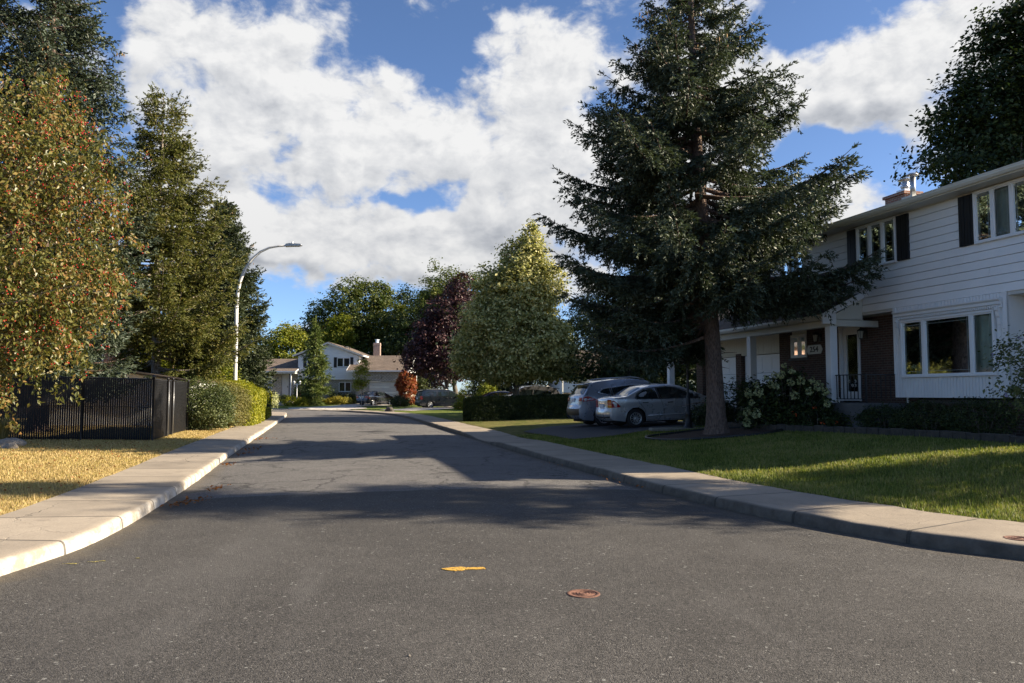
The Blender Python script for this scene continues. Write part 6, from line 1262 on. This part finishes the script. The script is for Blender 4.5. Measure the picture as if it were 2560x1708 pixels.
def flowering(name, label, loc, blobs, n, leaf, mat, flmat, nf, fs, seed, cr=.14, cat='flowers', group=None):
    t = shrub(name, label, loc, blobs, n, leaf, mat, seed, cat, per=14, cr=cr, inner=.5, stems=5, group=group); rng = np.random.default_rng(seed + 500)
    P, O = crown_points(blobs, nf, 1, .02, rng, .95); P = np.repeat(P, 7, 0) + rng.normal(0, fs * .35, (len(P) * 7, 3)); V, F = leaf_arrays(P, fs, rng, .3, .8, np.repeat(O, 7, 0)); npmesh('blossom', V, F, M[flmat], t); return t
flowering('begonia_patch', 'patch of orange red flowers in the dark bed below the porch', at_bed(1.0, 1.75), [(0, 0, .25, .75, .5, .32), (.7, 0, .2, .5, .4, .25)], 230, .07, 'hedge', 'orangefl', 34, .055, 31)
flowering('begonia_patch', 'small dim patch of red flowers left of the hydrangea', at_bed(5.9, 2.1), [(0, 0, .3, .8, .5, .4)], 200, .08, 'hedge', 'orangefl', 9, .05, 32)
shrub('rose_bush', 'dark thorny rose bush in front of the garage pillar', at_bed(5.3, 1.6), [(0, 0, .75, .65, .5, .75), (-.55, 0, .5, .5, .4, .5), (.3, 0, 1.15, .3, .3, .35)], 260, .085, 'hedge', 33, per=12, inner=.5, sr=.018)
flowering('hibiscus_shrub', 'lilac flowering shrub at the right edge beside the bay', at_bed(-5.55, 1.3), [(0, 0, 1.1, .5, .45, .75), (.15, .1, 1.75, .35, .3, .4), (-.5, 0, 1.3, .6, .5, .8)], 230, .075, 'bushgreen', 'lilacfl', 8, .06, 34, cat='shrub')
def grass_tuft(name, label, x, y, z, r, h, n, seed):
    rng = np.random.default_rng(seed); a = rng.uniform(0, 6.283, n); l = h * rng.uniform(.6, 1.15, n); b = r * rng.uniform(.2, 1.1, n); V = []; F = []
    for i in range(n):
        d = np.array([math.cos(a[i]), math.sin(a[i]), 0]); p = np.array([-d[1], d[0], 0]) * .006; k = len(V); o = d * .12 * rng.uniform(0, 1)
        for s in (0, .35, .7, 1.): c = o + d * b[i] * s ** 1.7 + np.array([0, 0, l[i] * (s - .42 * s ** 3)]); V += [c - p * (1.05 - s), c + p * (1.05 - s)]
        F += [(k + 2 * j, k + 2 * j + 1, k + 2 * j + 3, k + 2 * j + 2) for j in range(3)]
    o = npmesh(name, V, F, M['ornamental']); o.location = (x, y, z); return tag(o, label, 'ornamental grass')
grass_tuft('ornamental_grass', 'arching tuft of tall grass at the left edge before the black fence', -13.4, 21.0, .25, .85, 1.15, 500, 1)
grass_tuft('ornamental_grass', 'thin arching grass tuft in the dark bed below the hydrangea', *at_bed(2.9, 2.45), .5, .55, 40, 2)
# garden of the far house
FX = lambda c: FH[0] + c
def fz_(x, y): return zr(x, y)
for nm, lb, x, y, b, n, lf, mt, sd_, ct in (
    ('hosta_bed', 'yellow perennials left of the pale garden steps', FX(2.3), 82.3, [(0, 0, .35, 1.25, .5, .42), (-.8, 0, .3, .7, .4, .35)], 260, .13, 'hosta', 41, 'flowers'),
    ('hosta_bed', 'yellow green perennials right of the pale garden steps', FX(5.9), 82.0, [(0, 0, .4, 1.2, .5, .5), (.8, 0, .35, .7, .4, .4)], 260, .13, 'cedar', 42, 'flowers'),
    ('hosta_bed', 'bright yellow perennials under the ground floor window', FX(10.2), 84.2, [(0, 0, .35, 1.3, .5, .42), (-1.1, 0, .3, .8, .4, .3)], 260, .13, 'hosta', 43, 'flowers'),
    ('red_barberry', 'wine red low shrub before the far porch', FX(2.5), 84.5, [(0, 0, .7, .7, .6, .55)], 200, .12, 'purple', 44, 'shrub'),
    ('cone_shrub', 'dark cone shaped shrub against the far stone wall', FX(5.25), 86.8, [(0, 0, .7, .75, .6, .7), (0, 0, 1.5, .5, .45, .7), (0, 0, 2.3, .25, .25, .5)], 320, .11, 'hedge', 45, 'shrub'),
    ('dark_shrub', 'dark shrub under the window of the far stone wall', FX(9.3), 86.4, [(0, 0, .6, .9, .6, .65), (1.2, 0, .5, .9, .6, .55), (2.2, 0, .5, .7, .5, .5)], 400, .12, 'hedge', 46, 'shrub'),
    ('leafy_shrub', 'leafy shrub beside the far porch post', FX(4.1), 84.6, [(0, 0, .5, .7, .5, .5)], 170, .12, 'bushgreen', 47, 'shrub'),
    ('column_shrub', 'green column shrub just right of the red globe shrub', -9.6, 86., [(0, 0, 1.4, .8, .7, 1.5)], 300, .15, 'bushgreen', 48, 'shrub'),
    ('round_bush', 'dark rounded bush between the far sedan and the minivan', -11.3, 80.4, [(0, 0, .45, 1.0, .8, .55)], 300, .11, 'hedge', 49, 'shrub'),
    ('orange_shrub', 'orange tinged shrub under the red globe shrub', -10.6, 82.6, [(0, 0, .5, .9, .6, .5)], 200, .12, 'redleaf', 50, 'shrub'),
    ('low_green_shrub', 'bright low shrub in front of the minivan', -4.0, 69.5, [(0, 0, .3, 1.0, .7, .5)], 300, .11, 'cedar', 51, 'shrub'),
    ('sunlit_shrub', 'sunlit yellow green shrub left of the dark hedge end', -3.7, 74.5, [(0, 0, 1.1, 1.3, .9, 1.2), (1.5, 0, 1.3, 1.1, .9, 1.2)], 420, .16, 'yellowgreen', 52, 'shrub'),
    ('sunlit_shrub', 'sunlit yellow green sprig shrub behind the dark blue car', -1.9, 62., [(0, 0, 1.2, .7, .6, 1.0)], 200, .14, 'yellowgreen', 53, 'shrub'),
    ('pale_hydrangea', 'pale flowering shrub at the end of the cedar hedge', -20.9, 68.5, [(0, 0, .9, .9, .8, .9), (-.6, 0, 1.3, .7, .6, .8)], 260, .12, 'bloom', 54, 'shrub')):
    shrub(nm, lb, (x, y, max(fz_(x, y), .1)), b, n, lf, mt, sd_, ct, per=14, cr=.2, inner=.6, sr=.02)
flowering('rose_bush', 'pink flowering rose bush between the far porch and the cypress', (FX(5.7), 84.2, fz_(FX(5.7), 84.2)), [(0, 0, .9, .5, .4, .9), (.9, 0, .8, .4, .4, .8)], 150, .11, 'bushgreen', 'pinkfl', 14, .14, 55)

# repeats of a kind share a group
GROUPS = {'parked_car': 'cars parked along the street', 'low_shrub': 'low shrubs under the picture window', 'painted_dash': 'faded yellow paint dashes', 'valve_cover': 'rusty valve covers',
          'back_yard_maple': 'dark maples behind the white house', 'background_maple': 'trees behind the split level house', 'shaded_tree': 'shaded trees beyond the driveway', 'dark_spruce': 'dark spruces behind the street lamp',
          'blue_spruce': 'blue spruces', 'hosta_bed': 'perennial beds before the far house', 'begonia_patch': 'red flower patches in the dark bed', 'garden_rock': 'garden rocks', 'yellow_green_tree': 'yellow green trees behind the far house', 'sunlit_shrub': 'sunlit shrubs beyond the dark hedge'}
for o in S.objects:
    if o.parent is None and 'category' in o and o.name.split('.')[0] in GROUPS: o['group'] = GROUPS[o.name.split('.')[0]]
